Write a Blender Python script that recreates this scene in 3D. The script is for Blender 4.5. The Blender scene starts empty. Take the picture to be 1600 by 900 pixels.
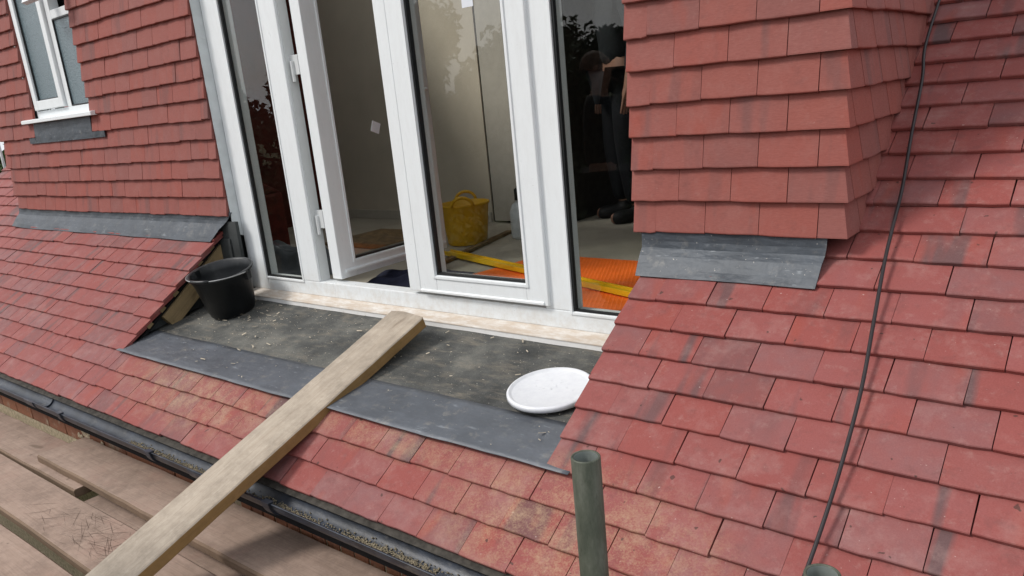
import bpy, bmesh, math, random
from mathutils import Vector, Matrix, Euler
random.seed(7)
PI = math.pi
R = math.radians
scene = bpy.context.scene
COL = scene.collection

# ------------------------------------------------------------------ camera
cam_d = bpy.data.cameras.new('camera')
cam = bpy.data.objects.new('camera', cam_d)
COL.objects.link(cam)
cam.location = (0.65465, -2.16220, 0.45698)
cam.rotation_euler = (1.298247, 0.095309, 0.679238)
cam_d.sensor_width = 36
cam_d.lens = 1216.478 * 36 / 1600
cam_d.shift_x = 4.92 / 1600
cam_d.shift_y = 39.9 / 1600
cam_d.clip_start = 0.02
cam_d.clip_end = 2000
scene.camera = cam

# ------------------------------------------------------------------ sky, sun, exposure
SUN_EL, SUN_AZ = R(47), R(222)          # azimuth clockwise from +Y: light comes from the front left
world = bpy.data.worlds.new('World')
scene.world = world
world.use_nodes = True
wn = world.node_tree.nodes
wl = world.node_tree.links
bg = wn['Background']
sky = wn.new('ShaderNodeTexSky')
sky.sky_type = 'NISHITA'
sky.sun_disc = False
sky.sun_elevation = SUN_EL
sky.sun_rotation = SUN_AZ
sky.air_density = 1.0
sky.dust_density = 4.0
sky.ozone_density = 1.0
wtc = wn.new('ShaderNodeTexCoord')
wmp = wn.new('ShaderNodeMapping')
wmp.inputs['Scale'].default_value = (1, 1, 2.6)
wno = wn.new('ShaderNodeTexNoise')
wno.inputs['Scale'].default_value = 2.4
wno.inputs['Detail'].default_value = 7
wno.inputs['Roughness'].default_value = 0.6
wrm = wn.new('ShaderNodeMapRange')
wrm.inputs['From Min'].default_value = 0.32
wrm.inputs['From Max'].default_value = 0.62
wrm.inputs['To Min'].default_value = 0.55
wrm.inputs['To Max'].default_value = 1.0
wmx = wn.new('ShaderNodeMixRGB')
wcl = wn.new('ShaderNodeRGB')
wcl.outputs[0].default_value = (9.3, 9.5, 9.9, 1)
wl.new(wtc.outputs['Generated'], wmp.inputs['Vector'])
wl.new(wmp.outputs[0], wno.inputs['Vector'])
wl.new(wno.outputs['Fac'], wrm.inputs['Value'])
wl.new(wrm.outputs[0], wmx.inputs['Fac'])
wl.new(sky.outputs[0], wmx.inputs['Color1'])
wl.new(wcl.outputs[0], wmx.inputs['Color2'])
wl.new(wmx.outputs[0], bg.inputs['Color'])
bg.inputs['Strength'].default_value = 0.09

sun_d = bpy.data.lights.new('sun', 'SUN')
sun_d.energy = 1.7
sun_d.angle = R(13)
sun_d.color = (1.0, 0.965, 0.92)
sun = bpy.data.objects.new('sun', sun_d)
COL.objects.link(sun)
sdir = Vector((math.sin(SUN_AZ) * math.cos(SUN_EL), math.cos(SUN_AZ) * math.cos(SUN_EL), math.sin(SUN_EL)))
sun.rotation_euler = sdir.to_track_quat('Z', 'Y').to_euler()
sun.location = (0, -4, 6)

scene.view_settings.view_transform = 'Standard'
scene.view_settings.look = 'None'
scene.view_settings.gamma = 1
scene.view_settings.exposure = 0.45
scene.render.engine = 'CYCLES'
scene.cycles.max_bounces = 8
scene.cycles.transparent_max_bounces = 12
scene.cycles.caustics_reflective = False
scene.cycles.caustics_refractive = False


# ------------------------------------------------------------------ material helpers
class NT:
    def __init__(s, name):
        s.m = bpy.data.materials.new(name)
        s.m.use_nodes = True
        s.n = s.m.node_tree.nodes
        s.l = s.m.node_tree.links
        s.b = s.n['Principled BSDF']

    def node(s, t, **kw):
        n = s.n.new(t)
        for k, v in kw.items():
            setattr(n, k, v)
        return n

    def put(s, sock, v):
        if hasattr(v, 'node') or isinstance(v, bpy.types.NodeSocket):
            s.l.new(v, sock)
        elif isinstance(v, (tuple, list)) and len(v) == 3 and sock.type == 'RGBA':
            sock.default_value = (*v, 1)
        else:
            sock.default_value = v

    def math(s, op, a, b=0.0, clamp=False):
        n = s.node('ShaderNodeMath', operation=op)
        n.use_clamp = clamp
        s.put(n.inputs[0], a)
        s.put(n.inputs[1], b)
        return n.outputs[0]

    def mix(s, f, a, b, mode='MIX'):
        n = s.node('ShaderNodeMixRGB', blend_type=mode)
        s.put(n.inputs['Fac'], f)
        s.put(n.inputs['Color1'], a)
        s.put(n.inputs['Color2'], b)
        return n.outputs[0]

    def coord(s, kind='Object', scale=(1, 1, 1), add=None, rot=(0, 0, 0)):
        if kind == 'Position':
            o = s.node('ShaderNodeNewGeometry').outputs['Position']
        else:
            o = s.node('ShaderNodeTexCoord').outputs[kind]
        if add is not None:
            v = s.node('ShaderNodeVectorMath', operation='ADD')
            s.l.new(o, v.inputs[0])
            s.l.new(add, v.inputs[1])
            o = v.outputs[0]
        m = s.node('ShaderNodeMapping')
        m.inputs['Scale'].default_value = scale
        m.inputs['Rotation'].default_value = rot
        s.l.new(o, m.inputs['Vector'])
        return m.outputs[0]

    def noise(s, vec, scale=5, detail=4, rough=0.55):
        n = s.node('ShaderNodeTexNoise')
        n.inputs['Scale'].default_value = scale
        n.inputs['Detail'].default_value = detail
        n.inputs['Roughness'].default_value = rough
        s.l.new(vec, n.inputs['Vector'])
        return n.outputs['Fac']

    def rng(s, v, a, b, c=0.0, d=1.0):
        n = s.node('ShaderNodeMapRange')
        n.inputs['From Min'].default_value = a
        n.inputs['From Max'].default_value = b
        n.inputs['To Min'].default_value = c
        n.inputs['To Max'].default_value = d
        s.l.new(v, n.inputs['Value'])
        return n.outputs[0]

    def ramp(s, v, stops, interp='LINEAR'):
        n = s.node('ShaderNodeValToRGB')
        cr = n.color_ramp
        cr.interpolation = interp
        cr.elements[0].position, cr.elements[0].color = stops[0][0], (*stops[0][1], 1)
        cr.elements[1].position, cr.elements[1].color = stops[1][0], (*stops[1][1], 1)
        for p_, c_ in stops[2:]:
            e = cr.elements.new(p_)
            e.color = (*c_, 1)
        s.l.new(v, n.inputs[0])
        return n.outputs[0]

    def sep(s, v):
        n = s.node('ShaderNodeSeparateXYZ')
        s.l.new(v, n.inputs[0])
        return n.outputs

    def bump(s, h, strength=0.3, dist=0.002):
        n = s.node('ShaderNodeBump')
        n.inputs['Strength'].default_value = strength
        n.inputs['Distance'].default_value = dist
        s.put(n.inputs['Height'], h)
        s.l.new(n.outputs[0], s.b.inputs['Normal'])

    def out(s, col=None, rough=0.7, spec=0.4, metal=0.0):
        if col is not None:
            s.put(s.b.inputs['Base Color'], col)
        s.put(s.b.inputs['Roughness'], rough)
        s.b.inputs['Specular IOR Level'].default_value = spec
        s.b.inputs['Metallic'].default_value = metal
        return s.m


def tile_material(name, stops, dusty, wall):
    t = NT(name)
    oi = t.node('ShaderNodeObjectInfo').outputs['Random']
    isl = t.node('ShaderNodeNewGeometry').outputs['Random Per Island']
    rnd = t.math('FRACT', t.math('ADD', oi, isl))
    r2 = t.math('FRACT', t.math('MULTIPLY', rnd, 17.31))
    r3 = t.math('FRACT', t.math('MULTIPLY', rnd, 71.7))
    cv = t.node('ShaderNodeCombineXYZ')
    t.put(cv.inputs[0], t.math('MULTIPLY', rnd, 37.0))
    t.put(cv.inputs[1], t.math('MULTIPLY', r2, 19.0))
    t.put(cv.inputs[2], t.math('MULTIPLY', r3, 5.0))
    off = cv.outputs[0]
    base = t.ramp(rnd, stops)
    # soft mottling inside one tile
    n1 = t.noise(t.coord('Object', (1, 1, 1), off), 14, 3, 0.6)
    base = t.mix(t.rng(n1, 0.3, 0.7, 0.0, 0.55), base, stops[1][1] if wall else stops[2][1])
    # dark manganese streaks running up the tile
    st = t.noise(t.coord('Object', (15, 1.6, 1), off), 1.0, 2, 0.5)
    amt = t.math('MULTIPLY', t.rng(st, 0.54, 0.66), t.rng(r3, 0.35 if wall else 0.35, 0.9, 0.0, 0.8 if not wall else 0.40))
    base = t.mix(amt, base, (0.085, 0.062, 0.064))
    # reddish patches
    rp = t.noise(t.coord('Object', (9, 3, 1), off), 1.3, 2, 0.5)
    base = t.mix(t.math('MULTIPLY', t.rng(rp, 0.58, 0.72), t.math('MULTIPLY', r2, 0.7)), base, (0.31, 0.062, 0.040))
    # fine grain
    g = t.noise(t.coord('Object', (70, 340, 70) if wall else (300, 300, 300), off), 1.0, 3, 0.7)
    base = t.mix(t.rng(g, 0.25, 0.75, 0.0, 0.34), base, t.mix(1.0, base, (0.48, 0.44, 0.44), 'MULTIPLY'))
    # pale bloom and scuffs
    P = t.coord('Position')
    bl = t.noise(P, 9.0, 6, 0.72)
    base = t.mix(t.rng(bl, 0.50, 0.78, 0.0, 0.36 if dusty else 0.14), base, (0.37, 0.235, 0.215))
    b2 = t.noise(P, 31.0, 5, 0.75)
    base = t.mix(t.rng(b2, 0.56, 0.74, 0.0, 0.22 if dusty else 0.10), base, (0.40, 0.29, 0.26))
    b3 = t.noise(P, 23.0, 4, 0.7)
    base = t.mix(t.rng(b3, 0.55, 0.75, 0.0, 0.40 if dusty else 0.25), base, (0.11, 0.045, 0.042))
    spk = t.noise(P, 85.0, 2, 0.5)
    base = t.mix(t.rng(spk, 0.74, 0.80, 0.0, 0.4 if dusty else 0.1), base, (0.6, 0.5, 0.46))
    if dusty:
        # sand blown over the courses under the flat roof: two patches
        x, y, z = t.sep(P)
        def patch(cx, cy, rx, ry):
            a = t.math('DIVIDE', t.math('SUBTRACT', x, cx), rx)
            b = t.math('DIVIDE', t.math('SUBTRACT', y, cy), ry)
            d = t.math('ADD', t.math('MULTIPLY', a, a), t.math('MULTIPLY', b, b))
            return t.rng(d, 0.1, 1.0, 1.0, 0.0)
        pt = t.math('MAXIMUM', patch(-2.35, -0.68, 0.75, 0.17), patch(-0.45, -0.74, 0.55, 0.20))
        pt = t.math('MAXIMUM', pt, t.math('MULTIPLY', patch(-1.2, -0.65, 0.9, 0.06), 0.8))
        dn = t.math('ADD', t.math('MULTIPLY', t.noise(P, 13.0, 6, 0.75), 0.6), t.math('MULTIPLY', t.noise(P, 190.0, 3, 0.7), 0.4))
        dfac = t.math('MULTIPLY', pt, t.rng(dn, 0.45, 0.63, 0.0, 0.58))
        base = t.mix(dfac, base, (0.42, 0.30, 0.18))
        # dark moss-like drips
        dr = t.noise(P, 40.0, 2, 0.4)
        base = t.mix(t.rng(dr, 0.745, 0.765, 0.0, 0.75), base, (0.05, 0.025, 0.02))
    h = t.math('ADD', t.math('MULTIPLY', g, 0.5), t.math('MULTIPLY', n1, 1.0))
    t.bump(h, 0.45, 0.0018)
    return t.out(base, t.rng(g, 0.2, 0.8, 0.62, 0.85), 0.35)


M = {}
M['roof_tile'] = tile_material('weathered concrete roof tile', [
    (0.0, (0.240, 0.060, 0.052)), (0.3, (0.262, 0.082, 0.077)), (0.55, (0.265, 0.064, 0.054)),
    (0.8, (0.232, 0.096, 0.094)), (1.0, (0.172, 0.069, 0.067))], True, False)
M['wall_tile'] = tile_material('red hung wall tile', [
    (0.0, (0.300, 0.086, 0.066)), (0.35, (0.280, 0.090, 0.074)), (0.6, (0.310, 0.080, 0.060)),
    (0.85, (0.270, 0.096, 0.082)), (1.0, (0.235, 0.082, 0.070))], False, True)


def simple(name, col, rough=0.5, spec=0.5, metal=0.0, var=0.15, nscale=20, bump=0.0, dirt=None, dscale=8, dlo=0.5, dhi=0.75, damt=0.6):
    t = NT(name)
    P = t.coord('Position')
    n = t.noise(P, nscale, 5, 0.6)
    dark = tuple(c * (1 - 2 * var) for c in col)
    lite = tuple(min(1, c * (1 + var)) for c in col)
    c = t.mix(t.rng(n, 0.3, 0.7), dark, lite)
    if dirt:
        d = t.noise(P, dscale, 7, 0.7)
        c = t.mix(t.rng(d, dlo, dhi, 0, damt), c, dirt)
    if bump:
        t.bump(t.noise(P, nscale * 6, 4, 0.65), bump, 0.002)
    return t.out(c, rough, spec, metal)


def pvc_material():
    t = NT('white upvc with site dust')
    P = t.coord('Position')
    n = t.noise(t.coord('Position', (1, 1, 0.25)), 30, 6, 0.7)
    c = t.mix(t.rng(n, 0.45, 0.75, 0, 0.35), (0.78, 0.81, 0.82), (0.64, 0.65, 0.65))
    z = t.sep(P)[2]
    low = t.rng(z, -0.40, -0.24, 1.0, 0.0)
    d = t.noise(P, 18, 7, 0.75)
    c = t.mix(t.math('MULTIPLY', low, t.rng(d, 0.42, 0.68, 0, 0.55)), c, (0.55, 0.49, 0.41))
    k = t.noise(t.coord('Position', (1, 1, 3)), 55, 3, 0.6)
    c = t.mix(t.rng(k, 0.70, 0.76, 0, 0.45), c, (0.42, 0.40, 0.37))
    t.bump(n, 0.08, 0.002)
    return t.out(c, t.rng(n, 0.3, 0.7, 0.25, 0.45), 0.5)


M['pvc'] = pvc_material()
M['pvc_in'] = simple('grey white upvc edge', (0.62, 0.64, 0.64), 0.35, 0.5, var=0.02)


def sill_material():
    t = NT('dusty white sill')
    P = t.coord('Position')
    a = t.noise(t.coord('Position', (1, 3, 3)), 12, 7, 0.72)
    c = t.mix(t.rng(a, 0.36, 0.6, 0.25, 1.0), (0.68, 0.67, 0.64), (0.50, 0.42, 0.34))
    b = t.noise(P, 60, 4, 0.7)
    c = t.mix(t.rng(b, 0.6, 0.75, 0, 0.5), c, (0.42, 0.33, 0.25))
    t.bump(b, 0.3, 0.001)
    return t.out(c, 0.6, 0.3)


M['sill'] = sill_material()
M['sill_front'] = simple('white sill nosing', (0.78, 0.77, 0.75), 0.4, 0.5, var=0.02, dirt=(0.5, 0.42, 0.34), dscale=25, dlo=0.55, dhi=0.8, damt=0.5)
M['rubber'] = simple('black gasket rubber', (0.012, 0.013, 0.014), 0.45, 0.5)
M['cable'] = simple('black cable', (0.02, 0.015, 0.017), 0.5, 0.4)


def lead_material(name, base, chalk):
    t = NT(name)
    P = t.coord('Position')
    n = t.noise(P, 6, 6, 0.65)
    c = t.ramp(n, [(0.3, tuple(v * 0.72 for v in base)), (0.55, base), (0.75, tuple(v * 1.3 for v in base))])
    sc = t.noise(t.coord('Position', (14, 60, 40), None, (0, 0, R(32))), 1.0, 3, 0.6)
    c = t.mix(t.rng(sc, 0.64, 0.74, 0, 0.35), c, (0.34, 0.37, 0.40))
    d = t.noise(P, 17, 7, 0.75)
    c = t.mix(t.rng(d, 0.55, 0.78, 0, chalk), c, (0.36, 0.33, 0.28))
    s = t.noise(P, 110, 2, 0.5)
    c = t.mix(t.rng(s, 0.72, 0.77, 0, 0.6), c, (0.5, 0.47, 0.42))
    w = t.noise(t.coord('Position', (2.2, 5, 5)), 4, 3, 0.5)
    t.bump(t.math('ADD', w, t.math('MULTIPLY', d, 0.15)), 0.5, 0.012)
    return t.out(c, 0.5, 0.45, 0.15)


M['lead'] = lead_material('dull grey lead sheet', (0.092, 0.102, 0.118), 0.5)
M['lead_apron'] = lead_material('milled lead apron', (0.052, 0.062, 0.075), 0.3)
M['lead_light'] = simple('pale grey lead soaker', (0.60, 0.64, 0.65), 0.5, 0.45, 0.0, var=0.08, nscale=9)


def felt_material():
    t = NT('mineral roofing felt')
    P = t.coord('Position')
    n = t.noise(P, 4.5, 6, 0.65)
    c = t.ramp(n, [(0.3, (0.030, 0.031, 0.031)), (0.5, (0.062, 0.063, 0.061)), (0.72, (0.13, 0.127, 0.115))])
    f = t.noise(P, 260, 3, 0.75)
    c = t.mix(t.rng(f, 0.35, 0.65, 0, 0.7), c, t.mix(1.0, c, (1.9, 1.9, 1.8), 'MULTIPLY'))
    d = t.noise(t.coord('Position', (1.0, 3.2, 1), None, (0, 0, R(-38))), 8, 7, 0.74)
    c = t.mix(t.rng(d, 0.50, 0.72, 0, 0.65), c, (0.23, 0.20, 0.155))
    s = t.noise(P, 150, 2, 0.5)
    c = t.mix(t.rng(s, 0.70, 0.75, 0, 0.75), c, (0.55, 0.52, 0.46))
    t.bump(f, 0.5, 0.003)
    return t.out(c, 0.85, 0.25)


M['felt'] = felt_material()
M['membrane'] = simple('dark grey breather membrane', (0.045, 0.05, 0.05), 0.7, 0.3, var=0.25, nscale=7, bump=0.3)
M['tray'] = simple('dusty brown grey felt edge', (0.06, 0.054, 0.046), 0.9, 0.2, var=0.3, nscale=40)
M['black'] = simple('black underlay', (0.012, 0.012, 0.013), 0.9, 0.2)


def wood_material(name, a, b, dark, axis='x', stain=None):
    t = NT(name)
    sc = (1.6, 38, 38) if axis == 'x' else (38, 1.6, 38)
    V = t.coord('Object', sc)
    g = t.noise(V, 1.0, 5, 0.6)
    c = t.mix(t.rng(g, 0.3, 0.7), a, b)
    sc2 = (5, 190, 190) if axis == 'x' else (190, 5, 190)
    fg = t.noise(t.coord('Object', sc2), 1.0, 3, 0.7)
    c = t.mix(t.rng(fg, 0.5, 0.78, 0, 0.42), c, dark)
    P = t.coord('Position')
    m = t.noise(P, 5.5, 7, 0.75)
    c = t.mix(t.rng(m, 0.42, 0.66, 0, 0.7), c, tuple(v * 0.58 for v in a))
    kn = t.noise(t.coord('Object', (3, 9, 9) if axis == 'x' else (9, 3, 9)), 1.4, 2, 0.4)
    c = t.mix(t.rng(kn, 0.70, 0.76, 0, 0.6), c, dark)
    du = t.noise(P, 34, 6, 0.8)
    c = t.mix(t.rng(du, 0.5, 0.72, 0, 0.3), c, tuple(min(1, v * 1.25 + 0.03) for v in b))
    if stain:
        s2 = t.noise(P, 3.1, 5, 0.65)
        c = t.mix(t.rng(s2, 0.52, 0.7, 0, 0.6), c, stain)
    k = t.noise(P, 22, 3, 0.5)
    c = t.mix(t.rng(k, 0.735, 0.77, 0, 0.7), c, dark)
    t.bump(t.math('ADD', fg, t.math('MULTIPLY', g, 0.7)), 0.4, 0.002)
    return t.out(c, 0.8, 0.25)


M['plank_top'] = wood_material('dusty plank face', (0.36, 0.300, 0.235), (0.43, 0.37, 0.30), (0.16, 0.115, 0.08), 'y')
M['plank_side'] = wood_material('plank edge timber', (0.30, 0.185, 0.072), (0.24, 0.145, 0.06), (0.10, 0.055, 0.025), 'y')
M['board'] = wood_material('scaffold board face', (0.31, 0.222, 0.174), (0.37, 0.272, 0.217), (0.12, 0.085, 0.06), 'x', (0.31, 0.19, 0.15))
M['board_edge'] = wood_material('scaffold board edge', (0.22, 0.15, 0.10), (0.17, 0.115, 0.08), (0.06, 0.04, 0.03), 'x')
M['scratch'] = simple('dirt in saw scratches', (0.11, 0.075, 0.06), 0.9, 0.1)
M['batten'] = wood_material('tanalised batten', (0.34, 0.245, 0.125), (0.25, 0.18, 0.095), (0.07, 0.05, 0.025), 'y')


def brick_material():
    t = NT('red brown brick')
    r = t.node('ShaderNodeObjectInfo').outputs['Random']
    c = t.ramp(r, [(0, (0.27, 0.115, 0.070)), (0.5, (0.33, 0.140, 0.080)), (1, (0.21, 0.10, 0.07))])
    P = t.coord('Position')
    n = t.noise(P, 50, 5, 0.7)
    c = t.mix(t.rng(n, 0.4, 0.7, 0, 0.5), c, (0.13, 0.06, 0.04))
    d = t.noise(P, 9, 6, 0.7)
    c = t.mix(t.rng(d, 0.56, 0.68, 0, 0.65), c, (0.42, 0.35, 0.26))
    t.bump(n, 0.4, 0.003)
    return t.out(c, 0.85, 0.2)


M['brick'] = brick_material()
M['mortar'] = simple('sandy mortar', (0.55, 0.45, 0.32), 0.9, 0.2, var=0.2, nscale=60, bump=0.5)


def gutter_material():
    t = NT('black plastic gutter with grit')
    P = t.coord('Position')
    n = t.noise(P, 12, 5, 0.6)
    c = t.mix(t.rng(n, 0.35, 0.7), (0.008, 0.011, 0.017), (0.035, 0.045, 0.065))
    d = t.noise(t.coord('Position', (1, 2, 2)), 8, 6, 0.7)
    c = t.mix(t.rng(d, 0.56, 0.72, 0, 0.45), c, (0.20, 0.19, 0.17))
    t.bump(d, 0.5, 0.004)
    return t.out(c, 0.42, 0.5)


M['gutter'] = gutter_material()
M['grit'] = simple('sandy grit', (0.27, 0.23, 0.16), 0.95, 0.1, var=0.3, nscale=150)
M['chips'] = simple('pale wood shavings', (0.62, 0.54, 0.42), 0.9, 0.2, var=0.2, nscale=50)
M['bucket'] = simple('black builders bucket plastic', (0.010, 0.012, 0.014), 0.42, 0.5, var=0.2, nscale=14, dirt=(0.06, 0.062, 0.06), dscale=11, dlo=0.55, dhi=0.8, damt=0.6)
M['bucket_rim'] = simple('scuffed bucket rim', (0.06, 0.065, 0.068), 0.45, 0.5)
M['steel'] = simple('galvanised wire', (0.42, 0.43, 0.43), 0.4, 0.5, 0.8)


def lid_material():
    t = NT('white plastic lid with plaster smears')
    P = t.coord('Position')
    n = t.noise(P, 38, 6, 0.7)
    c = t.mix(t.rng(n, 0.4, 0.7), (0.70, 0.715, 0.74), (0.64, 0.655, 0.69))
    s = t.noise(P, 75, 3, 0.6)
    t.bump(t.rng(s, 0.6, 0.68), 0.25, 0.002)
    return t.out(c, 0.3, 0.5)


M['lid'] = lid_material()


def tube_material():
    t = NT('weathered green grey scaffold tube')
    P = t.coord('Position', (1, 1, 0.3))
    n = t.noise(P, 26, 6, 0.7)
    c = t.ramp(n, [(0.3, (0.040, 0.048, 0.034)), (0.5, (0.078, 0.086, 0.064)), (0.7, (0.14, 0.145, 0.12))])
    d = t.noise(t.coord('Position', (1, 1, 0.6)), 90, 3, 0.6)
    c = t.mix(t.rng(d, 0.6, 0.75, 0, 0.5), c, (0.03, 0.035, 0.022))
    t.bump(d, 0.4, 0.001)
    return t.out(c, 0.55, 0.4, 0.25)


M['tube'] = tube_material()
M['tube_in'] = simple('tube bore', (0.26, 0.29, 0.27), 0.5, 0.4, 0.3)
M['plaster'] = simple('fresh plaster wall', (0.62, 0.55, 0.44), 0.9, 0.2, var=0.06, nscale=2.2, dirt=(0.50, 0.43, 0.32), dscale=3, damt=0.3)
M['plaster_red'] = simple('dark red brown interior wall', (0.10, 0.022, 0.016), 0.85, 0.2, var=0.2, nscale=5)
M['dark_wall'] = simple('dim hallway wall', (0.055, 0.05, 0.045), 0.9, 0.2)  # near-black colour stands in for the hallway being unlit
M['doorwhite'] = simple('primed door panel', (0.52, 0.48, 0.41), 0.7, 0.3, var=0.04)
M['concrete'] = simple('screeded floor', (0.40, 0.36, 0.29), 0.75, 0.3, var=0.12, nscale=3.5, dirt=(0.27, 0.24, 0.19), dscale=7, damt=0.6)
M['yellow'] = simple('yellow rubber tub', (0.72, 0.40, 0.015), 0.5, 0.4, var=0.06, nscale=9)
M['yellow_level'] = simple('yellow painted bar', (0.80, 0.48, 0.01), 0.35, 0.5, var=0.05)
M['orange'] = simple('orange membrane mat', (0.90, 0.16, 0.012), 0.55, 0.4, var=0.06, nscale=12)
M['clearjug'] = simple('cloudy plastic jug', (0.55, 0.58, 0.58), 0.3, 0.5, var=0.1)
M['brown_strip'] = simple('brown timber strip', (0.20, 0.12, 0.05), 0.8, 0.3, var=0.3, nscale=20)
M['cloth'] = simple('navy dust sheet', (0.022, 0.024, 0.045), 0.9, 0.2, var=0.2)
M['sheet'] = simple('grey dust sheet', (0.16, 0.17, 0.18), 0.9, 0.2, var=0.2, nscale=10)
M['redbox'] = simple('dull red tool bag', (0.13, 0.018, 0.012), 0.7, 0.3, var=0.2)
M['paper'] = simple('white paper label', (0.72, 0.75, 0.80), 0.7, 0.3, var=0.02)
M['skin'] = simple('skin', (0.26, 0.14, 0.095), 0.55, 0.4, var=0.05)
M['hair'] = simple('short brown hair', (0.10, 0.06, 0.04), 0.7, 0.3)
M['trousers'] = simple('dark work trousers', (0.007, 0.008, 0.010), 0.9, 0.2)
M['shirt'] = simple('dark work top', (0.015, 0.018, 0.02), 0.9, 0.2)
M['boots'] = simple('black boots', (0.01, 0.01, 0.01), 0.6, 0.3)
M['phone'] = simple('black phone', (0.01, 0.01, 0.012), 0.2, 0.5)
M['bark'] = simple('bark', (0.09, 0.065, 0.045), 0.95, 0.1, var=0.3, bump=0.4)
M['ground'] = simple('rough grass and earth', (0.075, 0.085, 0.04), 0.95, 0.1, var=0.3, nscale=0.6, dirt=(0.14, 0.11, 0.075), dscale=0.8)


def leaf_mat(name, a, b):
    t = NT(name)
    n = t.noise(t.coord('Position'), 1.7, 3, 0.5)
    i = t.node('ShaderNodeNewGeometry').outputs['Random Per Island']
    c = t.mix(t.math('ADD', t.math('MULTIPLY', n, 0.5), t.math('MULTIPLY', i, 0.5)), a, b)
    return t.out(c, 0.7, 0.3)


M['leaf_dark'] = leaf_mat('dark conifer needles', (0.014, 0.026, 0.012), (0.035, 0.055, 0.024))
M['leaf_mid'] = leaf_mat('broad green leaves', (0.03, 0.055, 0.016), (0.07, 0.11, 0.035))


def glass_material(name, tint, ior, rough=0.0):
    t = NT(name)
    t.n.remove(t.b)
    tr = t.node('ShaderNodeBsdfTransparent')
    tr.inputs[0].default_value = (*tint, 1)
    gl = t.node('ShaderNodeBsdfGlossy')
    gl.inputs['Roughness'].default_value = rough
    gl.inputs['Color'].default_value = (1, 1, 1, 1)
    lw = t.node('ShaderNodeLayerWeight')
    lw.inputs['Blend'].default_value = 0.5
    p5 = t.math('POWER', lw.outputs['Facing'], 5.0)
    fac = t.math('ADD', t.math('MULTIPLY', p5, 1 - ior), ior, True)
    mx = t.node('ShaderNodeMixShader')
    t.l.new(fac, mx.inputs[0])
    t.l.new(tr.outputs[0], mx.inputs[1])
    t.l.new(gl.outputs[0], mx.inputs[2])
    t.l.new(mx.outputs[0], t.n['Material Output'].inputs['Surface'])
    return t.m


M['glass'] = glass_material('clear double glazing', (0.94, 0.955, 0.945), 0.042)
M['glass_thin'] = glass_material('clear door glass', (0.94, 0.955, 0.945), 0.03)


def obscure():
    t = NT('obscured bathroom glass')
    P = t.coord('Position')
    n = t.noise(P, 120, 3, 0.6)
    z = t.sep(P)[2]
    c = t.mix(t.rng(n, 0.35, 0.65), (0.11, 0.155, 0.175), (0.17, 0.225, 0.245))
    t.bump(n, 0.8, 0.004)
    return t.out(c, 0.22, 0.8)


M['obscure'] = obscure()


# ------------------------------------------------------------------ mesh helpers
def mesh_obj(name, verts, faces, mat, parent=None, smooth=False, mats=None, fm=None):
    me = bpy.data.meshes.new(name)
    me.from_pydata([tuple(v) for v in verts], [], faces)
    for m_ in (mats or [mat]):
        me.materials.append(m_)
    if fm:
        for i, k in enumerate(fm):
            me.polygons[i].material_index = k
    if smooth:
        for p_ in me.polygons:
            p_.use_smooth = True
    me.update()
    o = bpy.data.objects.new(name, me)
    COL.objects.link(o)
    if parent is not None:
        o.parent = parent
    return o


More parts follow.
